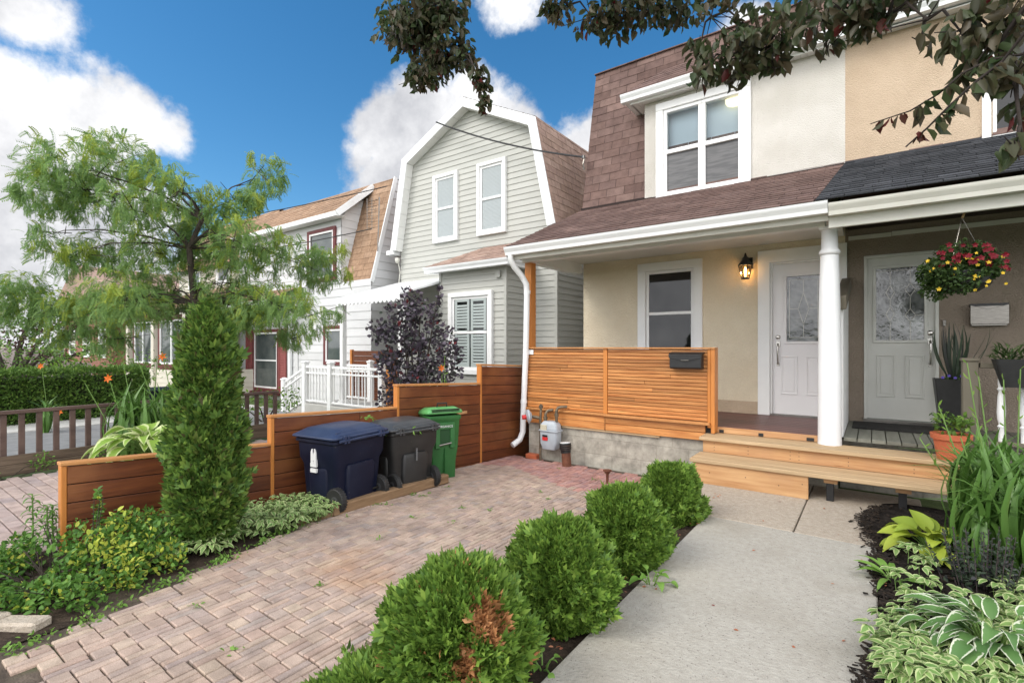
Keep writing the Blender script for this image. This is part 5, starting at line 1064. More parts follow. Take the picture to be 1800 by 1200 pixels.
# honey locust behind the fence
LOC = [(-8.28,1.83,3.75,0.65,0.36),(-8.34,2.31,3.99,0.62,0.35),(-7.62,2.53,3.60,0.45,0.37),(-9.20,1.79,3.55,0.47,0.31),(-8.73,2.17,3.48,0.63,0.35),(-7.34,2.20,3.14,0.42,0.28),(-6.86,2.46,3.30,0.34,0.31),(-7.05,3.75,3.90,0.39,0.29),(-6.44,3.20,3.37,0.22,0.20),(-6.63,3.01,3.17,0.32,0.27),(-7.92,3.39,3.04,0.51,0.34),(-8.76,1.88,2.62,0.42,0.27),(-8.91,2.40,2.83,0.57,0.31),(-7.76,2.61,2.70,0.46,0.38),(-7.67,2.96,2.94,0.39,0.39),(-6.34,3.08,2.75,0.50,0.28),(-6.58,3.74,2.70,0.55,0.27),(-6.50,4.20,2.58,0.41,0.31),(-9.59,1.75,2.00,0.56,0.28),(-8.88,2.14,1.92,0.63,0.32),(-7.34,2.20,1.93,0.49,0.31),(-8.05,2.89,2.17,0.48,0.32),(-7.03,3.34,2.30,0.62,0.31),(-6.26,3.40,1.99,0.59,0.29),(-5.55,3.44,1.82,0.33,0.28),(-6.79,3.98,1.61,0.25,0.21),(-6.86,3.26,1.78,0.46,0.27),(-9.80,1.55,1.80,0.32,0.24),(-9.58,1.99,1.61,0.33,0.21),(-8.63,2.39,1.56,0.40,0.24),(-7.98,3.22,1.86,0.50,0.33),(-8.93,1.63,3.53,0.30,0.37),(-7.83,3.13,3.43,0.24,0.24),(-8.96,1.69,2.95,0.23,0.30)]
lt = thing('locust_tree', 'feathery light green honey locust tree behind the board fence', 'tree', (-7.25,3.05,0))
lv = LV()
def locmi(p, n): return np.where((rng.random(n) < .14) | ((p[:,2] > .25) & (rng.random(n) < .32)), 1, 0)
clumped(lv, PN, [(x, y, z, a*1.06, b*1.08) for x, y, z, a, b in LOC+[(-9.4,1.5,2.25,.45,.25),(-9.9,1.7,2.0,.4,.25),(-8.6,2.7,2.35,.5,.3),(-8.0,2.2,2.2,.5,.3),(-7.3,3.3,2.6,.4,.25)]], 2700, .135, locmi, droop=.40, outw=.95, seed=3, cut=-.12)
TW = [(x+rnd.uniform(-.4,.4), y+rnd.uniform(-.4,.4), z+rnd.uniform(-.1,.3), .10, .13) for x, y, z, a, b in LOC for _ in range(2)]
clumped(lv, PN, TW, 1700, .14, lambda p, n: np.ones(n, int)*(rng.random() < .5), droop=.8, outw=.5, seed=9)
lv.build('crown', [L_locust, L_locust_y], lt)
tr = MB(); fork = Vector((-7.45,2.95,2.05)); f2 = Vector((-7.35,2.85,2.75)); f3 = Vector((-7.2,2.95,3.15))
tr.tube([(-7.25,3.05,-.1),(-7.3,3.03,.8),(-7.42,2.97,1.6),fork,f2,f3], [.075,.065,.055,.045,.035,.026], 10)
for i, (x, y, z, a, b) in enumerate(LOC):
    s = fork if z < 2.4 else (f2 if z < 3.2 else f3); e = Vector((x, y, z-.05)); m_ = (s+e)/2+Vector((rnd.uniform(-.15,.15), rnd.uniform(-.15,.15), .16)); r = .014
    tr.tube([s, s.lerp(m_,.5)+Vector((0,0,.04)), m_, m_.lerp(e,.6)+Vector((0,0,.05)), e], [r,r*.8,r*.6,r*.4,r*.2], 6)
    for _ in range(4):
        q = m_.lerp(e, rnd.uniform(.1,1)); tr.tube([q, q+Vector((rnd.uniform(-.35,.35), rnd.uniform(-.35,.35), rnd.uniform(-.1,.25)))], [.007,.003], 5)
tr.build('trunk', bark, lt, smooth=True)

# purple-leaf cherry: trunk stands right of the viewer, boughs hang into the top of the view
CHE = [(-3.18,2.88,4.27,0.29,0.17),(-3.14,3.04,4.04,0.34,0.20),(-3.18,2.76,4.02,0.21,0.14),(-2.91,3.08,4.13,0.19,0.22),(-3.08,3.08,3.82,0.24,0.14),(-2.80,3.15,3.91,0.13,0.17),(-2.53,3.11,3.48,0.06,0.21),(-2.57,3.07,3.63,0.06,0.11),(-3.08,2.95,3.72,0.17,0.12),(-1.83,3.24,3.98,0.25,0.07),(-1.69,3.34,3.89,0.21,0.10),(-1.54,3.45,3.83,0.19,0.11),(-1.31,3.49,3.87,0.25,0.09),(-1.13,3.63,3.87,0.21,0.11),(-1.95,3.16,3.96,0.08,0.07),(-0.87,3.45,3.63,0.23,0.13),(-0.66,3.47,3.51,0.22,0.18),(-0.74,3.42,3.31,0.22,0.13),(-0.93,3.40,3.42,0.11,0.09),(-0.54,3.43,3.30,0.16,0.14),(-0.89,3.31,3.20,0.11,0.09),(-0.69,3.45,3.18,0.10,0.07),(-0.40,3.41,3.33,0.17,0.14),(-0.50,3.46,3.18,0.10,0.06),(-0.24,3.16,3.23,0.18,0.11),(-0.21,3.31,3.12,0.09,0.04),(-0.08,3.15,3.15,0.15,0.10),(0.06,3.13,3.11,0.20,0.10),(0.20,2.99,2.96,0.16,0.10),(0.31,2.94,2.84,0.15,0.11),(0.42,2.89,2.76,0.14,0.14),(0.46,2.80,2.54,0.09,0.10),(0.19,3.10,2.91,0.07,0.04),(0.34,2.96,2.68,0.06,0.04),(0.47,2.81,2.38,0.06,0.07),(0.44,2.66,2.20,0.05,0.05)]
CHE += [(-3.05,3.0,4.18,.28,.16),(-3.25,2.95,4.12,.2,.12),(-2.95,3.02,3.95,.16,.1),(-3.0,3.1,4.3,.3,.14),(-.6,3.42,3.68,.3,.12),(-.2,3.2,3.42,.3,.12),(.15,3.05,3.22,.3,.12),(.46,2.86,2.98,.2,.12),(-1.45,3.42,4.0,.35,.10)]
ABOVE = [(-2.9,2.8,4.6,.5,.25),(-2.2,2.9,4.5,.5,.2),(-1.5,3.1,4.35,.5,.2),(-.9,3.2,4.2,.5,.25),(-.3,3.0,3.8,.4,.2),(.2,2.7,3.5,.4,.25),(.8,2.4,3.3,.4,.3)]
T1 = [(0.489,2.824,2.622),(0.388,2.812,2.628),(0.301,2.810,2.597),(0.223,2.754,2.513),(0.129,2.748,2.465),(-0.010,2.709,2.431)]
T2 = [(0.416,2.770,2.588),(0.342,2.717,2.520),(0.256,2.716,2.441),(0.184,2.726,2.369),(0.111,2.673,2.290)]
ct = thing('cherry_tree', 'purple-leaf cherry whose dark leafy boughs hang across the top of the view', 'tree', (1.75,1.1,0))
lv = LV(); LF = T_oval(1, .56, .14, -.10)
def chmi(p, n): return np.where((p[:,2] < -.55) & (rng.random(n) < .16), 1, 0)
clumped(lv, LF, [c for c in CHE if c[0] < -1.0], 5600, .076, chmi, droop=.75, outw=.6, seed=5, flat=.8); clumped(lv, LF, [c for c in CHE if c[0] >= -1.0], 4100, .078, chmi, droop=.75, outw=.6, seed=5, flat=.8, cut=-.15)
clumped(lv, LF, ABOVE, 600, .075, chmi, droop=.6, outw=.7, seed=6, flat=.7)
tr = MB()
for T_ in (T1, T2):
    P = [Vector(p) for p in T_]; tr.tube(P, [.006,.005,.0045,.004,.003,.002][:len(P)], 6)
    for k in range(len(P)-1):
        for j in range(10 if k < 2 else 7):
            q = P[k].lerp(P[k+1], rnd.random()); last = k == len(P)-2 and j > 1
            d = np.array([[rnd.uniform(-.5,.5), rnd.uniform(-.5,.5), rnd.uniform(-1.1,-.2)]]); nn = unit(rng.normal(size=(1,3)))
            lv.put(LF, np.array([q]), orient(d, nn), .088*rnd.uniform(.6,1.15)*(.6 if last else 1), 1 if last else 0)
hub = Vector((1.3,1.6,3.2)); prev = [hub]
tr.tube([(1.75,1.1,-.1),(1.72,1.15,1.2),(1.6,1.3,2.3),hub], [.13,.11,.09,.06], 12)
arms = [[hub,(.9,2.2,3.6),(.2,2.9,3.75),(-.7,3.3,3.95),(-1.6,3.2,4.15),(-2.4,3.0,4.35),(-3.0,2.95,4.25)], [hub,(1.0,2.3,3.2),(.6,2.7,2.95),(.42,2.85,2.7),(.46,2.8,2.5),(.47,2.74,2.25)], [hub,(.8,2.4,3.1),(.489,2.824,2.622)], [hub,(.75,2.5,3.0),(.416,2.77,2.588)]]
for A in arms: A = [Vector(p) for p in A]; n_ = len(A); tr.tube(A, [(.045 if A[-1].x < -2 else .014)*(1-.85*k/(n_-1))+.003 for k in range(n_)], 8)
M = [Vector(p) for p in arms[0]+arms[1]]
for x, y, z, a, b in CHE:
    e = Vector((x, y, z)); s = min(M, key=lambda q: (q-e).length + max(0, e.z-q.z)*1.5)
    M.append(e)
    tr.tube([s, s.lerp(e,.5)+Vector((0,0,.07)), e, e+Vector((rnd.uniform(-.03,.03), 0, -b*.9))], [.010,.007,.004,.002], 5)
    for _ in range(3): tr.tube([e, e+Vector((rnd.uniform(-a,a), rnd.uniform(-a,a), rnd.uniform(-b,b)))], [.004,.002], 5)
lv.build('crown', [L_cherry, L_cherry_r], ct); tr.build('trunk', bark_dark, ct, smooth=True)

# smoke bush
sb = thing('smoke_bush', 'dark purple smoke bush in front of the bay window', 'bush', (-5.95,5.55,0))
SB = [(-5.95,5.55,.75,.62,.35),(-6.15,5.5,1.15,.55,.35),(-5.65,5.7,1.1,.52,.35),(-6.15,5.55,1.6,.55,.32),(-5.75,5.65,1.6,.5,.32),(-6.2,5.5,1.95,.36,.25),(-5.85,5.6,1.98,.36,.24),(-6.05,5.55,2.22,.24,.2),(-5.38,5.8,1.35,.25,.2),(-6.55,5.35,1.7,.25,.2),(-5.6,5.7,.5,.5,.3),(-6.3,5.5,.55,.4,.3),(-5.55,5.72,2.28,.05,.22),(-6.35,5.45,1.25,.35,.22)]
lv = LV(); clumped(lv, RD, SB, 3000, .068, lambda p, n: np.where((p[:,2] > .6) & (rng.random(n) < .22), 1, 0), droop=-.1, outw=.8, seed=11, flat=.9, jit=.5)
lv.build('foliage', [L_smoke, L_smoke_r], sb); tr = MB()
for x, y, z, a, b in SB: tr.tube([(-5.95+rnd.uniform(-.1,.1),5.55,-.05),((x-5.95)/2,(y+5.55)/2,z*.55),(x,y,z+b*.6)], [.022,.015,.004], 6)
tr.build('stem', bark, sb)
def flower(lv, c, r, mi, nrm=(0,-.5,.6), n=6, asp=.5):
    nv = unit(np.array([nrm], float))[0]; a = unit(np.cross(nv, np.array((.3,.1,.9)))[None])[0]; b_ = np.cross(nv, a); T = T_oval(1, asp, .15, -.15)
    for k in range(n):
        t = k/n*6.283; d = a*math.cos(t)+b_*math.sin(t)+nv*.45; lv.put(T, np.array([c]), orient(d[None], nv[None]), r, mi)
def blades(lv, c, n, l, w, spread, mi=0, droop=(.5,1.6), up=1.0, rad=.05):
    for k in range(n):
        a = rnd.uniform(0,6.283); s = rnd.uniform(.12,1)*spread; d = np.array([[math.cos(a)*s, math.sin(a)*s, up]]); T = T_blade(1, w/l, rnd.uniform(*droop)*(.4+.6*s/max(spread,.01)), 6)
        p = np.array([[c[0]+math.cos(a)*rad*rnd.random(), c[1]+math.sin(a)*rad*rnd.random(), c[2]]]); lv.put(T, p, orient(d, np.array([[-math.cos(a)*up, -math.sin(a)*up, s]])*-1.0), l*rnd.uniform(.7,1.1), mi)
def fix_n(d): pass
def daylily(name, label, c, n, l, w, scapes, group=None, mats=None, spread=.8, rad=.18, flowers=0):
    t = thing(name, label, 'plant', c, group); lv = LV()
    for _ in range(max(1, n//28)):
        cc = (c[0]+rnd.uniform(-rad,rad), c[1]+rnd.uniform(-rad,rad), c[2]); blades(lv, cc, 28, l, w, spread)
    lv.build('foliage', mats or L_blade, t)
    if scapes:
        s = MB(); bl_ = LV(); fl = LV(); nf = 0
        for x, y, z in scapes:
            b0 = Vector((c[0]+(x-c[0])*.35, c[1]+(y-c[1])*.35, c[2]+.05)); e = Vector((x,y,z)); s.tube([b0, b0.lerp(e,.5)+Vector((0,0,.04)), e], [.006,.005,.004], 6)
            for k in range(4):
                q = b0.lerp(e, 1-.10*k); d = np.array([[rnd.uniform(-.8,.8), rnd.uniform(-.5,.5), rnd.uniform(.4,1)]]); bl_.put(T_oval(1,.30,.2), np.array([q]), orient(d, unit(rng.normal(size=(1,3)))), .062*rnd.uniform(.7,1.2), 0)
            if nf < flowers: fl = LV(); flower(fl, np.array(e), .06, 0, (.5,-.7,.2)); nf += 1; fl.build('flower', P_orange, t)
        s.build('scape', stem_green, t); bl_.build('buds', L_lime, t, 'stuff')
    return t
DL = 'daylily clumps'
daylily('daylily', 'daylily leaves arching over the lower porch step at the left of the big clump', (.56,5.08,.0), 90, .66, .025, [], DL, spread=1.0, rad=.12)
daylily('daylily', 'short daylily tuft between the lime hosta and the salvia', (.62,4.42,.0), 70, .52, .022, [], DL, spread=1.0, rad=.12)
daylily('daylily', 'large arching daylily clump with budded stalks beside the terracotta pot', (.78,4.85,.0), 230, .80, .027, [(.42,5.2,.98),(.60,5.3,1.32),(.66,5.25,1.22),(.80,5.25,1.20),(.90,5.3,1.28),(1.02,5.2,1.02),(.30,5.15,.72),(.52,4.9,.78),(.62,5.0,.92)], DL, spread=.85, rad=.24)
daylily('daylily', 'dense daylily clump spilling forward at the right edge of the bed', (.86,4.32,.0), 150, .70, .026, [], DL, spread=.9, rad=.16)
daylily('daylily', 'daylily clump with long arching leaves behind the fence beside the picket rail', (-7.3,2.35,.0), 150, .95, .022, [(-7.75,2.1,1.05),(-7.9,1.9,1.0),(-7.4,2.5,1.25),(-7.9,2.3,1.2)], DL, spread=.95, rad=.25, flowers=1)
daylily('daylily', 'upright daylily clump between locust trunk and hosta', (-7.0,2.75,.0), 90, .85, .026, [(-7.35,2.55,1.32),(-7.5,2.3,1.36)], DL, spread=.5, rad=.15, flowers=1)
daylily('daylily', 'single orange daylily in flower at the edge of the smoke bush', (-5.15,5.45,.0), 28, .7, .02, [(-5.28,5.48,1.12),(-5.18,5.44,1.28),(-5.2,5.5,.95)], DL, spread=.5, rad=.05, flowers=1)
daylily('daylily', 'small orange-flowered daylily in front of the clipped hedge', (-11.3,2.3,.0), 40, .6, .02, [(-11.3,2.15,1.12),(-11.1,2.35,.35)], DL, spread=.7, rad=.15, flowers=2)
def broad(name, label, c, n, l, w, m, spread=(.6,1.3), petiole=.18, cat='plant', group=None, droop=.7, cup=.14, wave=.0, bias=None, tallest=None, flat=None):
    t = thing(name, label, cat, c, group); lv = LV(); s = MB()
    for k in range(n):
        f = (k+.5)/n; a = k*2.399+rnd.uniform(-.3,.3); 
        if bias is not None and rnd.random() < .55: a = bias+rnd.gauss(0,.7)
        out = spread[0]+(spread[1]-spread[0])*f; el = R(78-60*f+rnd.uniform(-10,10)); pl_ = petiole*(1.15-.3*f)*rnd.uniform(.8,1.2)
        d = Vector((math.cos(a)*math.cos(el), math.sin(a)*math.cos(el), math.sin(el))); b0 = Vector(c)+Vector((math.cos(a),math.sin(a),0))*.02; e = b0+d*pl_*out
        el2 = el-R(30); d2 = np.array([[math.cos(a)*math.cos(el2), math.sin(a)*math.cos(el2), math.sin(el2)]]); nn = np.array([[-math.cos(a)*math.sin(el2), -math.sin(a)*math.sin(el2), math.cos(el2)]])+rng.normal(size=(1,3))*.22
        ll = l*rnd.uniform(.75,1.12); lv.put(T_broad(1, w/l*rnd.uniform(.9,1.1), cup, droop*rnd.uniform(.6,1.3), 7, wave), np.array([e]), orient(d2, nn), ll, 0); s.tube([b0, b0.lerp(e,.5)+Vector((0,0,.008)), e], [.005,.0042,.0035], 6)
    lv.build('foliage', m, t); s.build('stem', stem_green, t); return t
HS = 'hosta plants'
broad('hosta', 'white-edged hosta with long leaves spilling left over the dark mulch', (.44,3.10,.01), 84, .142, .060, L_hosta_v, (.6,1.4), .23, group=HS, bias=math.pi, droop=.75, wave=.03)
broad('hosta', 'lime yellow hosta below the porch steps', (.34,4.52,.01), 40, .18, .115, L_hosta_l, (.6,1.2), .17, group=HS, droop=.5)
broad('hosta', 'bright yellow-green hosta behind the board fence beside the daylilies', (-6.25,2.05,.30), 64, .22, .14, L_hosta_e, (.6,1.5), .27, group=HS, droop=.8)
# variegated goutweed: three-part leaves on thin stalks, too many to count
lv = LV(); s = MB(); LB = T_broad(1, .52, .08, .3, 5, .02)
def goutweed(x, y, z, sc=1.0):
    h = rnd.uniform(.06,.15)*sc; a0 = rnd.uniform(0,6.28); top = Vector((x+rnd.uniform(-.04,.04), y+rnd.uniform(-.04,.04), z+h)); s.tube([(x,y,z), top], [.0025,.002], 5)
    for k in range(3):
        a = a0+k*2.09; c_ = top+Vector((math.cos(a),math.sin(a),.1))*.022*sc
        for j in (-1,0,1):
            b = a+j*.85; d = np.array([[math.cos(b), math.sin(b), rnd.uniform(-.3,.3)]]); lv.put(LB, np.array([c_]), orient(d, np.array([[0,0,1.]])+rng.normal(size=(1,3))*.25), .055*sc*rnd.uniform(.8,1.2), 0)
def patch(x0, x1, y0, y1, n, z=.01, sc=1.0, ok=lambda x, y: True):
    k = 0; tries = 0
    while k < n and tries < n*20:
        tries += 1; x, y = rnd.uniform(x0,x1), rnd.uniform(y0,y1)
        if ok(x, y): goutweed(x, y, z if not callable(z) else z(x, y), sc); k += 1
patch(.02, .20, 2.6, 3.2, 62); patch(.15, .60, 2.6, 2.92, 60); patch(.45, .95, 2.75, 3.55, 85, sc=1.15); patch(.34, .60, 3.12, 3.5, 26, sc=1.15); patch(.55, .95, 3.5, 4.0, 40, sc=1.1); patch(.10, .34, 3.2, 3.5, 12); patch(.9, 1.7, 2.6, 3.9, 60, sc=1.1); patch(.10, .5, 3.55, 4.35, 16)
lv.build('goutweed', L_var, None, 'stuff'); s.build('goutweed_stalks', stem_green, kind='stuff')
lv = LV(); s = MB()
patch(-4.35, -3.72, 1.35, 2.66, 260, lambda x, y: dz(x, y)-.02, 1.05, lambda x, y: x < left_edge(y)+.06 and x > fx(y)+.08); lv.build('variegated_ground_cover', L_var, None, 'stuff'); s.build('ground_cover_stalks', stem_green, kind='stuff')
# euonymus at the fence front
eu = thing('euonymus_bush', 'low sprawling green and gold euonymus at the front of the board fence', 'bush', (-4.05,.95,0))
EU = [(-4.35,.72,.10,.22,.13),(-4.15,.75,.12,.22,.14),(-3.95,.80,.12,.22,.14),(-4.2,1.0,.18,.25,.15),(-3.95,1.05,.17,.22,.15),(-3.78,1.1,.12,.2,.13),(-3.9,1.3,.16,.2,.14),(-3.7,1.3,.10,.14,.11),(-4.15,1.3,.2,.2,.14),(-4.5,.68,.06,.16,.08),(-3.85,.68,.07,.14,.09),(-4.68,.78,.10,.12,.10),(-4.28,1.1,.34,.04,.16),(-4.30,.85,.25,.08,.12),(-4.05,1.15,.26,.10,.12)]
lv = LV(); EU += [(-3.60,.86,.08,.15,.11),(-3.72,.72,.08,.16,.10),(-3.62,1.06,.09,.13,.11),(-3.88,.62,.06,.16,.08),(-4.1,.62,.08,.2,.10),(-4.35,.6,.06,.2,.09),(-4.62,.62,.05,.18,.07)]; gold = {4, 7, 14, 5, 17}
for i, e_ in enumerate(EU): clumped(lv, OV, [e_], 16000, .036, lambda p, n, g=(i in gold): np.where(rng.random(n) < (.40 if g else .10), 1, 0), droop=-.35, outw=.7, seed=21, flat=.9, jit=.5)
lv.build('foliage', [L_euo, L_euo_y], eu); tr = MB()
for x, y, z, a, b in EU:
    for _ in range(3): tr.tube([(x*.6-4.05*.4, y*.6+.95*.4, -.01), (x+rnd.uniform(-a,a)*.6, y+rnd.uniform(-a,a)*.6, z+b*.5)], [.005,.002], 5)
tr.build('stem', bark, eu)
ly = thing('lily_plant', 'young lily with whorled narrow leaves at the left end of the euonymus', 'plant', (-4.78,.90,0)); s = MB(); lv = LV()
for x, y, h in ((-4.74,.86,.42),(-4.66,.92,.34),(-4.82,.98,.30)):
    s.tube([(x,y,0),(x-.03,y+.0,h)], [.006,.004], 6)
    for k in range(34):
        t = k/34; a = k*2.4; d = np.array([[math.cos(a), math.sin(a), .5]]); lv.put(T_blade(1,.13,.8,4), np.array([[x-.03*t,y,h*(.15+.85*t)]]), orient(d, np.array([[-math.cos(a)*.5,-math.sin(a)*.5,1.]])), .075, 0)
lv.build('foliage', L_euo, ly); s.build('stem', stem_green, ly)
# salvia, weed, seedlings, moss
sa = thing('salvia_plant', 'dark grey-green salvia with spent upright spikes beside the white-edged hosta', 'plant', (.52,3.92,0)); lv = LV(); s = MB()
for k in range(34):
    x, y = .52+rnd.gauss(0,.085), 3.92+rnd.gauss(0,.085); h = rnd.uniform(.22,.40); tx, ty = x+(x-.52)*.5, y+(y-3.92)*.5; s.tube([(x,y,0),(tx,ty,h)], [.003,.002], 5); n = 26
    t = rng.random(n); pos = np.stack([x+(tx-x)*t, y+(ty-y)*t, h*(.2+.8*t)], -1); lv.put(OV, pos, orient(unit(rng.normal(size=(n,3))+np.array((0,0,.7))), unit(rng.normal(size=(n,3)))), .016+.028*(1-t), 0)
lv.build('foliage', L_salvia, sa); s.build('stem', mk('salvia_stem', (.06,.045,.045), rough=.8), sa)
broad('dandelion_weed', 'toothed bright green dandelion at the edge of the path and mulch', (.10,3.85,.005), 13, .17, .045, L_weed, (.8,1.3), .05, droop=.5, bias=math.pi*.9)
broad('seedling', 'broadleaf seedling at the foot of the third globe cedar', (-1.10,2.98,-.01), 9, .075, .06, L_weed, (.6,1.2), .09)
broad('seedling', 'two tiny light green seedlings beside the path near the biggest globe cedar', (-1.22,1.92,-.01), 6, .045, .035, L_weed, (.6,1.2), .06)
lv = LV()
for k in range(24):
    x, y = rnd.uniform(-4.2,-2), rnd.uniform(.6,5.9)
    if x < left_edge(y)+.05: x = left_edge(y)+.08+rnd.random()*.15
    n = rnd.randint(4,11); pos = np.stack([x+rng.normal(size=n)*.018, y+rng.normal(size=n)*.018, np.full(n, dz(x,y)+.004)], -1); lv.put(OV, pos, orient(unit(rng.normal(size=(n,3))*np.array((1,1,.3))+np.array((0,0,.35))), unit(rng.normal(size=(n,3))+np.array((0,0,2)))), .018+.014*rng.random(n), 0)
for k in range(60):
    y = rnd.uniform(.5,2.5); x = left_edge(y)+rnd.uniform(-.06,.05); n = 8; pos = np.stack([x+rng.normal(size=n)*.03, y+rng.normal(size=n)*.03, np.full(n, dz(x,y)+.004)], -1); lv.put(OV, pos, orient(unit(rng.normal(size=(n,3))+np.array((0,0,.5))), unit(rng.normal(size=(n,3))+np.array((0,0,2)))), .02+.012*rng.random(n), 0)
lv.build('joint_weeds', [L_weed], None, 'stuff')
lv = LV(); n = 300; yy = rng.uniform(.5,5.3,n); xx = np.where(rng.random(n) < .45, rng.normal(-1.24,.05,n), np.where(rng.random(n) < .5, rng.uniform(-1.1,.05,n), rng.uniform(.05,.9,n)))
sel = (rng.random(n) < np.where((xx > -1.15) & (xx < 0), .22, .75)); xx, yy = xx[sel], yy[sel]; n = len(xx)
lv.put(OV, np.stack([xx,yy,np.where(xx > .06,.035,np.where(xx < -1.17,.006,.003))], -1), orient(unit(rng.normal(size=(n,3))*np.array((1,1,.08))), np.tile(np.array((0.,0,1)),(n,1))+rng.normal(size=(n,3))*.25), .014+.016*rng.random(n), 0); lv.build('leaf_litter', L_litter, None, 'stuff')
# porch plants of the neighbour
hb = thing('hanging_basket', 'overflowing hanging basket of red and yellow flowers on the grey porch', 'basket', (.64,5.98,2.0)); lv = LV(); fl = LV()
HBE = [(.64,5.98,2.18,.30,.22),(.48,5.95,2.08,.24,.2),(.80,6.0,2.16,.24,.2),(.64,5.9,2.32,.24,.13),(.42,5.92,1.93,.16,.12),(.60,5.86,2.05,.2,.14),(.86,5.95,2.02,.14,.10),(.68,5.95,1.95,.2,.08),(.38,5.94,2.14,.14,.14),(.64,5.80,1.98,.24,.12),(.5,5.82,2.1,.2,.14),(.82,5.84,2.08,.18,.14)]
HBE = [(.64+(x-.64)*.8, y, 2.14+(z-2.14)*.84, a*.8, b*.84) for x, y, z, a, b in HBE]
clumped(lv, OV, HBE, 26000, .034, lambda p, n: np.zeros(n, int), droop=.15, outw=.8, seed=31, flat=.9, jit=.6); lv.build('foliage', L_basket, hb)
for k in range(70):
    a = rnd.uniform(0,6.28); red = k < 42; x = .64+(rnd.uniform(-.18,.27) if red else rnd.uniform(-.29,.26)); z = 2.14+.84*(-2.14)+.84*( (2.36-abs(x-.62)*.42+rnd.uniform(-.16,.05)) if red else rnd.uniform(1.88,2.26)-max(0,x-.7)*.1); y = 5.98-.20-rnd.uniform(0,.08); flower(fl, np.array((x,y,z)), (.026 if red else .018)*rnd.uniform(.7,1.15), 0 if red else 1, (rnd.uniform(-.5,.4),-1,rnd.uniform(-.2,.5)), 5, .8)
fl.build('flowers', [P_red, P_yellow], hb, 'stuff')
p = MB(); p.lathe([(.12,1.94),(.20,2.0),(.22,2.10),(.215,2.11),(.19,2.02),(.11,1.96)], (.64,5.98), 20); p.build('pot', black_plastic, hb)
p = MB(); hk = [(.61,5.98,2.665),(.60,5.98,2.69),(.615,5.98,2.715),(.645,5.98,2.72),(.668,5.98,2.70),(.67,5.98,2.67),(.655,5.98,2.63),(.645,5.98,2.60)]; p.tube(hk, .0095, 8); p.build('hook', bamboo, hb, smooth=True)
p = MB()
for a in (0,2.1,4.2): p.tube([(.645,5.98,2.60),(.64+.2*math.cos(a),5.98+.2*math.sin(a),2.10)], .0025, 5)
p.tube([(.63,5.98,2.72),(.63,5.98,2.84)], .004, 5); p.build('wire', steel, hb)
sm = thing('steel_mailbox', 'stainless steel letter box with v notch on the taupe wall', 'mailbox', (1.03,7.6,1.7))
p = MB(); p.box(.895,1.19,7.59,7.655,1.68,1.905); p.build('box', steel, sm, bevel=.004)
p = MB(); p.prism([(.885,1.70),(1.20,1.70),(1.20,1.915),(1.04,1.865),(.885,1.915)], 7.572, 7.588, 'y'); p.build('front_plate', steel, sm, bevel=.003)
p = MB(); p.prism([(.885,1.895),(1.20,1.895),(1.20,1.93),(.885,1.93)], 7.592, 7.658, 'y'); p.build('lid', black_metal, sm)
p = MB(); p.box(.655,.685,7.635,7.661,1.69,1.76); p.box(.663,.677,7.628,7.636,1.715,1.735); tag(p.build('doorbell', steel, bevel=.003), 'small doorbell button on the taupe wall beside the grey door', 'doorbell')
p = MB(); p.loft([rrect(.20,7.25,.40,.30,.02,.511), rrect(.20,7.25,.40,.30,.02,.526)]); tag(p.build('doormat', mk('mat_black',(.012,.012,.012),(.03,.028,.025),60,.95,.6,200)), 'dark bristly doormat in front of the grey door', 'mat')
tp = thing('spike_planter', 'tall black pot of spiky dracaena by the grey door', 'planter', (.70,7.15,.51))
p = MB(); p.loft([rrect(.70,7.15,.11,.11,.02,.512), rrect(.70,7.15,.165,.165,.02,1.10), rrect(.70,7.15,.15,.15,.02,1.10), rrect(.70,7.15,.145,.145,.02,1.06)]); p.build('pot', black_plastic, tp)
lv = LV(); blades(lv, (.70,7.15,1.06), 40, .62, .011, .95, droop=(.05,.55), rad=.03); lv.build('foliage', L_salvia, tp)
lv = LV(); clumped(lv, OV, [(.70,7.12,1.10,.14,.05)], 14000, .04, lambda p, n: np.zeros(n,int), cut=-9); lv.build('filler', L_basket, tp); lv = LV()
for k in range(5): flower(lv, np.array((.60+.05*k,7.0,1.12+.02*(k%2))), .018, 0, (0,-1,.3), 5, .8)
lv.build('flowers', mk('violet',(.08,.05,.3),rough=.6), tp, 'stuff')
rp = thing('porch_railing', 'olive porch railing with white turned balusters at the right edge', 'railing', (.9,6.18,.5))
p = MB(); p.box(.665,.775,6.14,6.25,.43,1.315); p.box(.655,.785,6.13,6.26,1.316,1.345); p.build('post', post_olive, rp, bevel=.005)
p = MB(); p.box(.786,2.4,6.15,6.24,1.255,1.30); p.box(.776,2.4,6.17,6.22,.56,.60); p.build('rail', post_olive, rp, bevel=.005)
for k in range(9):
    x = .93+k*.145; p = MB(); p.lathe([(.022,.60),(.022,.72),(.03,.735),(.018,.75),(.028,.80),(.031,.86),(.026,1.0),(.019,1.05),(.03,1.07),(.020,1.085),(.024,1.11),(.022,1.254)], (x,6.195), 14); p.build('baluster', white_paint, rp, smooth=True)
pb = thing('rail_planter', 'black window box of herbs hung on the olive railing', 'planter', (1.15,6.05,1.1))
p = MB(); p.loft([rrect(1.25,6.03,.34,.075,.02,1.10), rrect(1.25,6.03,.40,.10,.02,1.34), rrect(1.25,6.03,.385,.085,.02,1.34), rrect(1.25,6.03,.38,.08,.02,1.30)]); p.build('box', black_plastic, pb)
lv = LV(); clumped(lv, T_blade(1,.10,.4,3), [(.95,6.03,1.40,.13,.10),(1.15,6.03,1.40,.14,.11),(1.38,6.03,1.4,.14,.11),(1.55,6.03,1.38,.1,.09)], 7000, .075, lambda p, n: np.zeros(n,int), droop=-1.0, outw=.6, jit=.35); lv.build('foliage', L_basket, pb)
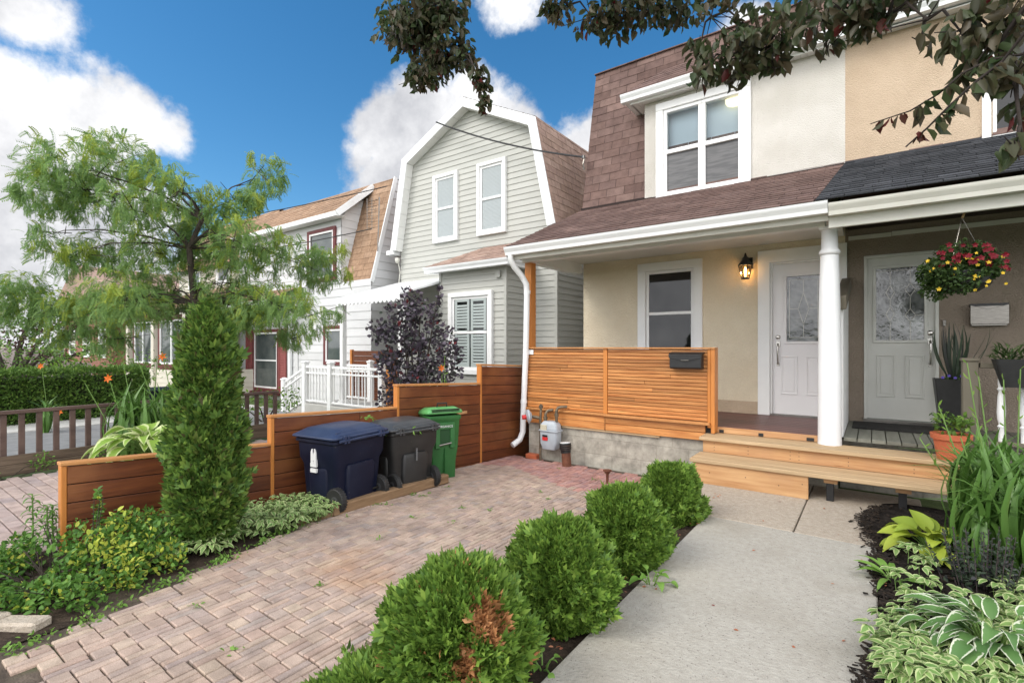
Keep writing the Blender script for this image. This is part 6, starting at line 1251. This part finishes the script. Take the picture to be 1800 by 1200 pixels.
tc_ = thing('terracotta_pot', 'terracotta pot of basil-green leaves on the top step by the railing', 'pot', (.57,6.0,.433))
p = MB(); p.lathe([(.10,.434),(.125,.60),(.128,.615),(.145,.617),(.15,.665),(.142,.667),(.125,.65),(.02,.645)], (.57,5.98), 28); p.build('pot', terracotta, tc_, smooth=True)
lv = LV(); clumped(lv, OV, [(.57,5.98,.74,.14,.10),(.52,5.96,.80,.10,.08),(.64,5.98,.78,.09,.08)], 6000, .05, lambda p, n: np.where(rng.random(n) < .2,1,0), droop=-.1, outw=.8, flat=.6); lv.build('foliage', [L_hedge, L_lime], tc_)
# hedge and far shrubs
hd = thing('clipped_hedge', 'long clipped box hedge beyond the picket rail fence', 'hedge', (-13.2,1.5,0)); lv = LV(); n = 26000
f = rng.random(n); pos = np.empty((n,3)); side = rng.random(n); y = rng.uniform(-2.2,4.1,n); z = rng.uniform(.02,.95,n); x = np.where(side < .55, -12.72, rng.uniform(-13.6,-12.72,n)); z = np.where(side < .55, z, .95); endm = side > .92; y = np.where(endm, 4.1, y); z = np.where(endm, rng.uniform(.05,.95,n), z)
pos = np.stack([x,y,z],-1); lm = lump(pos,2.2,4); pos += np.stack([.10*lm*(side<.55), .04*lm, .07*lm*(side>=.55)],-1)+rng.normal(size=(n,3))*.03
d = unit(np.stack([(side<.55)*1.0,endm*1.0,.5+(side>=.55)*1.0],-1)+rng.normal(size=(n,3))*.7); lv.put(OV, pos, orient(d, unit(rng.normal(size=(n,3)))), .06*(.7+.6*rng.random(n)), 0); lv.build('foliage', [L_hedge], hd)
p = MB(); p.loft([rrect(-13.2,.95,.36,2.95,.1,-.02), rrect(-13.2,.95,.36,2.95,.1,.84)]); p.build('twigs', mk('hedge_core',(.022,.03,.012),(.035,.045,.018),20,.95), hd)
def bush(name, label, E, per, size, mats, mif, trunk, group=None, cat='shrub', droop=0, m_tr=bark):
    t = thing(name, label, cat, (trunk[0],trunk[1],0), group); lv = LV(); clumped(lv, OV, E, per, size, mif, droop=droop, outw=.7, seed=trunk[0], flat=.9, jit=.6); lv.build('foliage', mats, t); tr = MB()
    for x, y, z, a, b in E: tr.tube([(trunk[0],trunk[1],-.05),((trunk[0]+x)/2,(trunk[1]+y)/2,z*.6),(x,y,z)], [trunk[2],trunk[2]*.6,.006], 6)
    tr.build('trunk', m_tr, t); return t
z0 = lambda p, n: np.zeros(n, int)
bush('japanese_maple', 'dark red maple shrub beyond the hedge at the far left', [(-19.5,3.2,1.7,.9,.5),(-19.0,4.0,1.9,.9,.5),(-20.2,2.4,1.5,.7,.4),(-19.3,3.8,1.2,.8,.4)], 900, .10, [L_maple, L_locust], lambda p, n: np.where(rng.random(n) < .3,1,0), (-19.4,3.4,.06), cat='tree')
bush('garden_shrub', 'light green upright shrub behind the hedge below the locust', [(-15.6,3.4,.9,.5,.45),(-15.4,3.7,1.3,.4,.35),(-15.8,3.2,1.3,.35,.35)], 900, .085, [L_hedge, L_lime], lambda p, n: np.where(rng.random(n) < .55,1,0), (-15.6,3.4,.03))
bush('garden_shrub', 'rounded mid green shrub at the end of the hedge by the beige porch', [(-14.6,4.2,.8,.6,.45),(-14.4,4.7,1.0,.5,.4),(-14.9,4.0,1.2,.45,.35)], 800, .075, [L_hedge, L_lime], lambda p, n: np.where(rng.random(n) < .2,1,0), (-14.6,4.3,.03))
bush('street_tree', 'tall mid green tree far left behind the brick house', [(-27,12.5,4.5,2.2,1.4),(-28.5,12,3.4,1.8,1.2),(-25.5,12.5,3.2,1.6,1.0),(-27,12,6,1.5,1.0)], 150, .24, [L_hedge, L_locust], lambda p, n: np.where(rng.random(n) < .4,1,0), (-27,12.3,.16), cat='tree')
bush('garden_shrub', 'leafy green shrub screening the brick house just above the left end of the hedge', [(-16.5,1.9,1.0,.7,.5),(-17,2.6,1.1,.7,.5),(-16.2,1.2,.9,.6,.45)], 800, .08, [L_hedge, L_lime], lambda p, n: np.where(rng.random(n) < .3,1,0), (-16.6,1.9,.03))
bush('street_tree', 'broad green tree mass over the parked car at the far left edge', [(-24,4.4,2.9,1.6,.9),(-25,3.0,3.1,1.6,.9),(-22.8,5.8,2.6,1.3,.8),(-26,5.5,2.5,1.5,.9),(-24,6.5,1.6,1.2,.7),(-26.5,1.5,2.2,1.6,1.1)], 240, .15, [L_hedge, L_lime], lambda p, n: np.where(rng.random(n) < .2,1,0), (-25,3.9,.12), cat='tree')
bush('front_shrub', 'green leafy shrub at the foot of the railing and picket fence', [(-9.6,4.9,.35,.45,.3),(-9.2,5.2,.45,.4,.3),(-10,4.7,.3,.3,.25)], 1500, .06, [L_hedge, L_lime], lambda p, n: np.where(rng.random(n) < .3,1,0), (-9.5,5,.02))
bush('front_shrub', 'low green weeds at the front end of the picket fence', [(-7.85,1.5,.12,.16,.12),(-7.8,1.0,.08,.18,.08),(-7.85,.75,.1,.12,.1),(-7.8,2.0,.1,.12,.1)], 5000, .035, [L_weed, L_hedge], lambda p, n: np.where(rng.random(n) < .5,1,0), (-7.85,1.2,.006))
for (x, y, h), w_ in zip(((-4.02,3.33,.60),(-3.86,3.62,.57),(-4.3,3.36,.70)), ('sprig of green weed drooping between the navy and black bins', 'few green leaflets caught under the lid of the black bin', 'weed tips showing behind the lids of the navy and black bins')):
    lv = LV(); n = 16; pos = np.tile(np.array((x,y,h)),(n,1))+rng.normal(size=(n,3))*np.array((.02,.035,.025)); lv.put(T_oval(1,.3), pos, orient(unit(rng.normal(size=(n,3))+np.array((.3,0,-.6))), unit(rng.normal(size=(n,3)))), .05, 0); w = thing('weed_sprig', w_, 'weed', (x,y,h)); lv.build('foliage', L_weed, w)
for k, (x, y, a_) in enumerate(((-3.62,.60,.5), (-3.85,.50,.35), (-4.12,.50,.2))):
    p = MB(); p.obox((x,y,.0), (.15*math.cos(a_),.15*math.sin(a_),.01), (-.05*math.sin(a_),.05*math.cos(a_),0), (0,0,.028)); tag(p.build('edging_stone', conc_warm, bevel=.012), ('pale edging slab at the front corner of the euonymus bed', 'middle pale edging slab of the three under the euonymus', 'leftmost pale edging slab half under the euonymus')[k], 'stone')
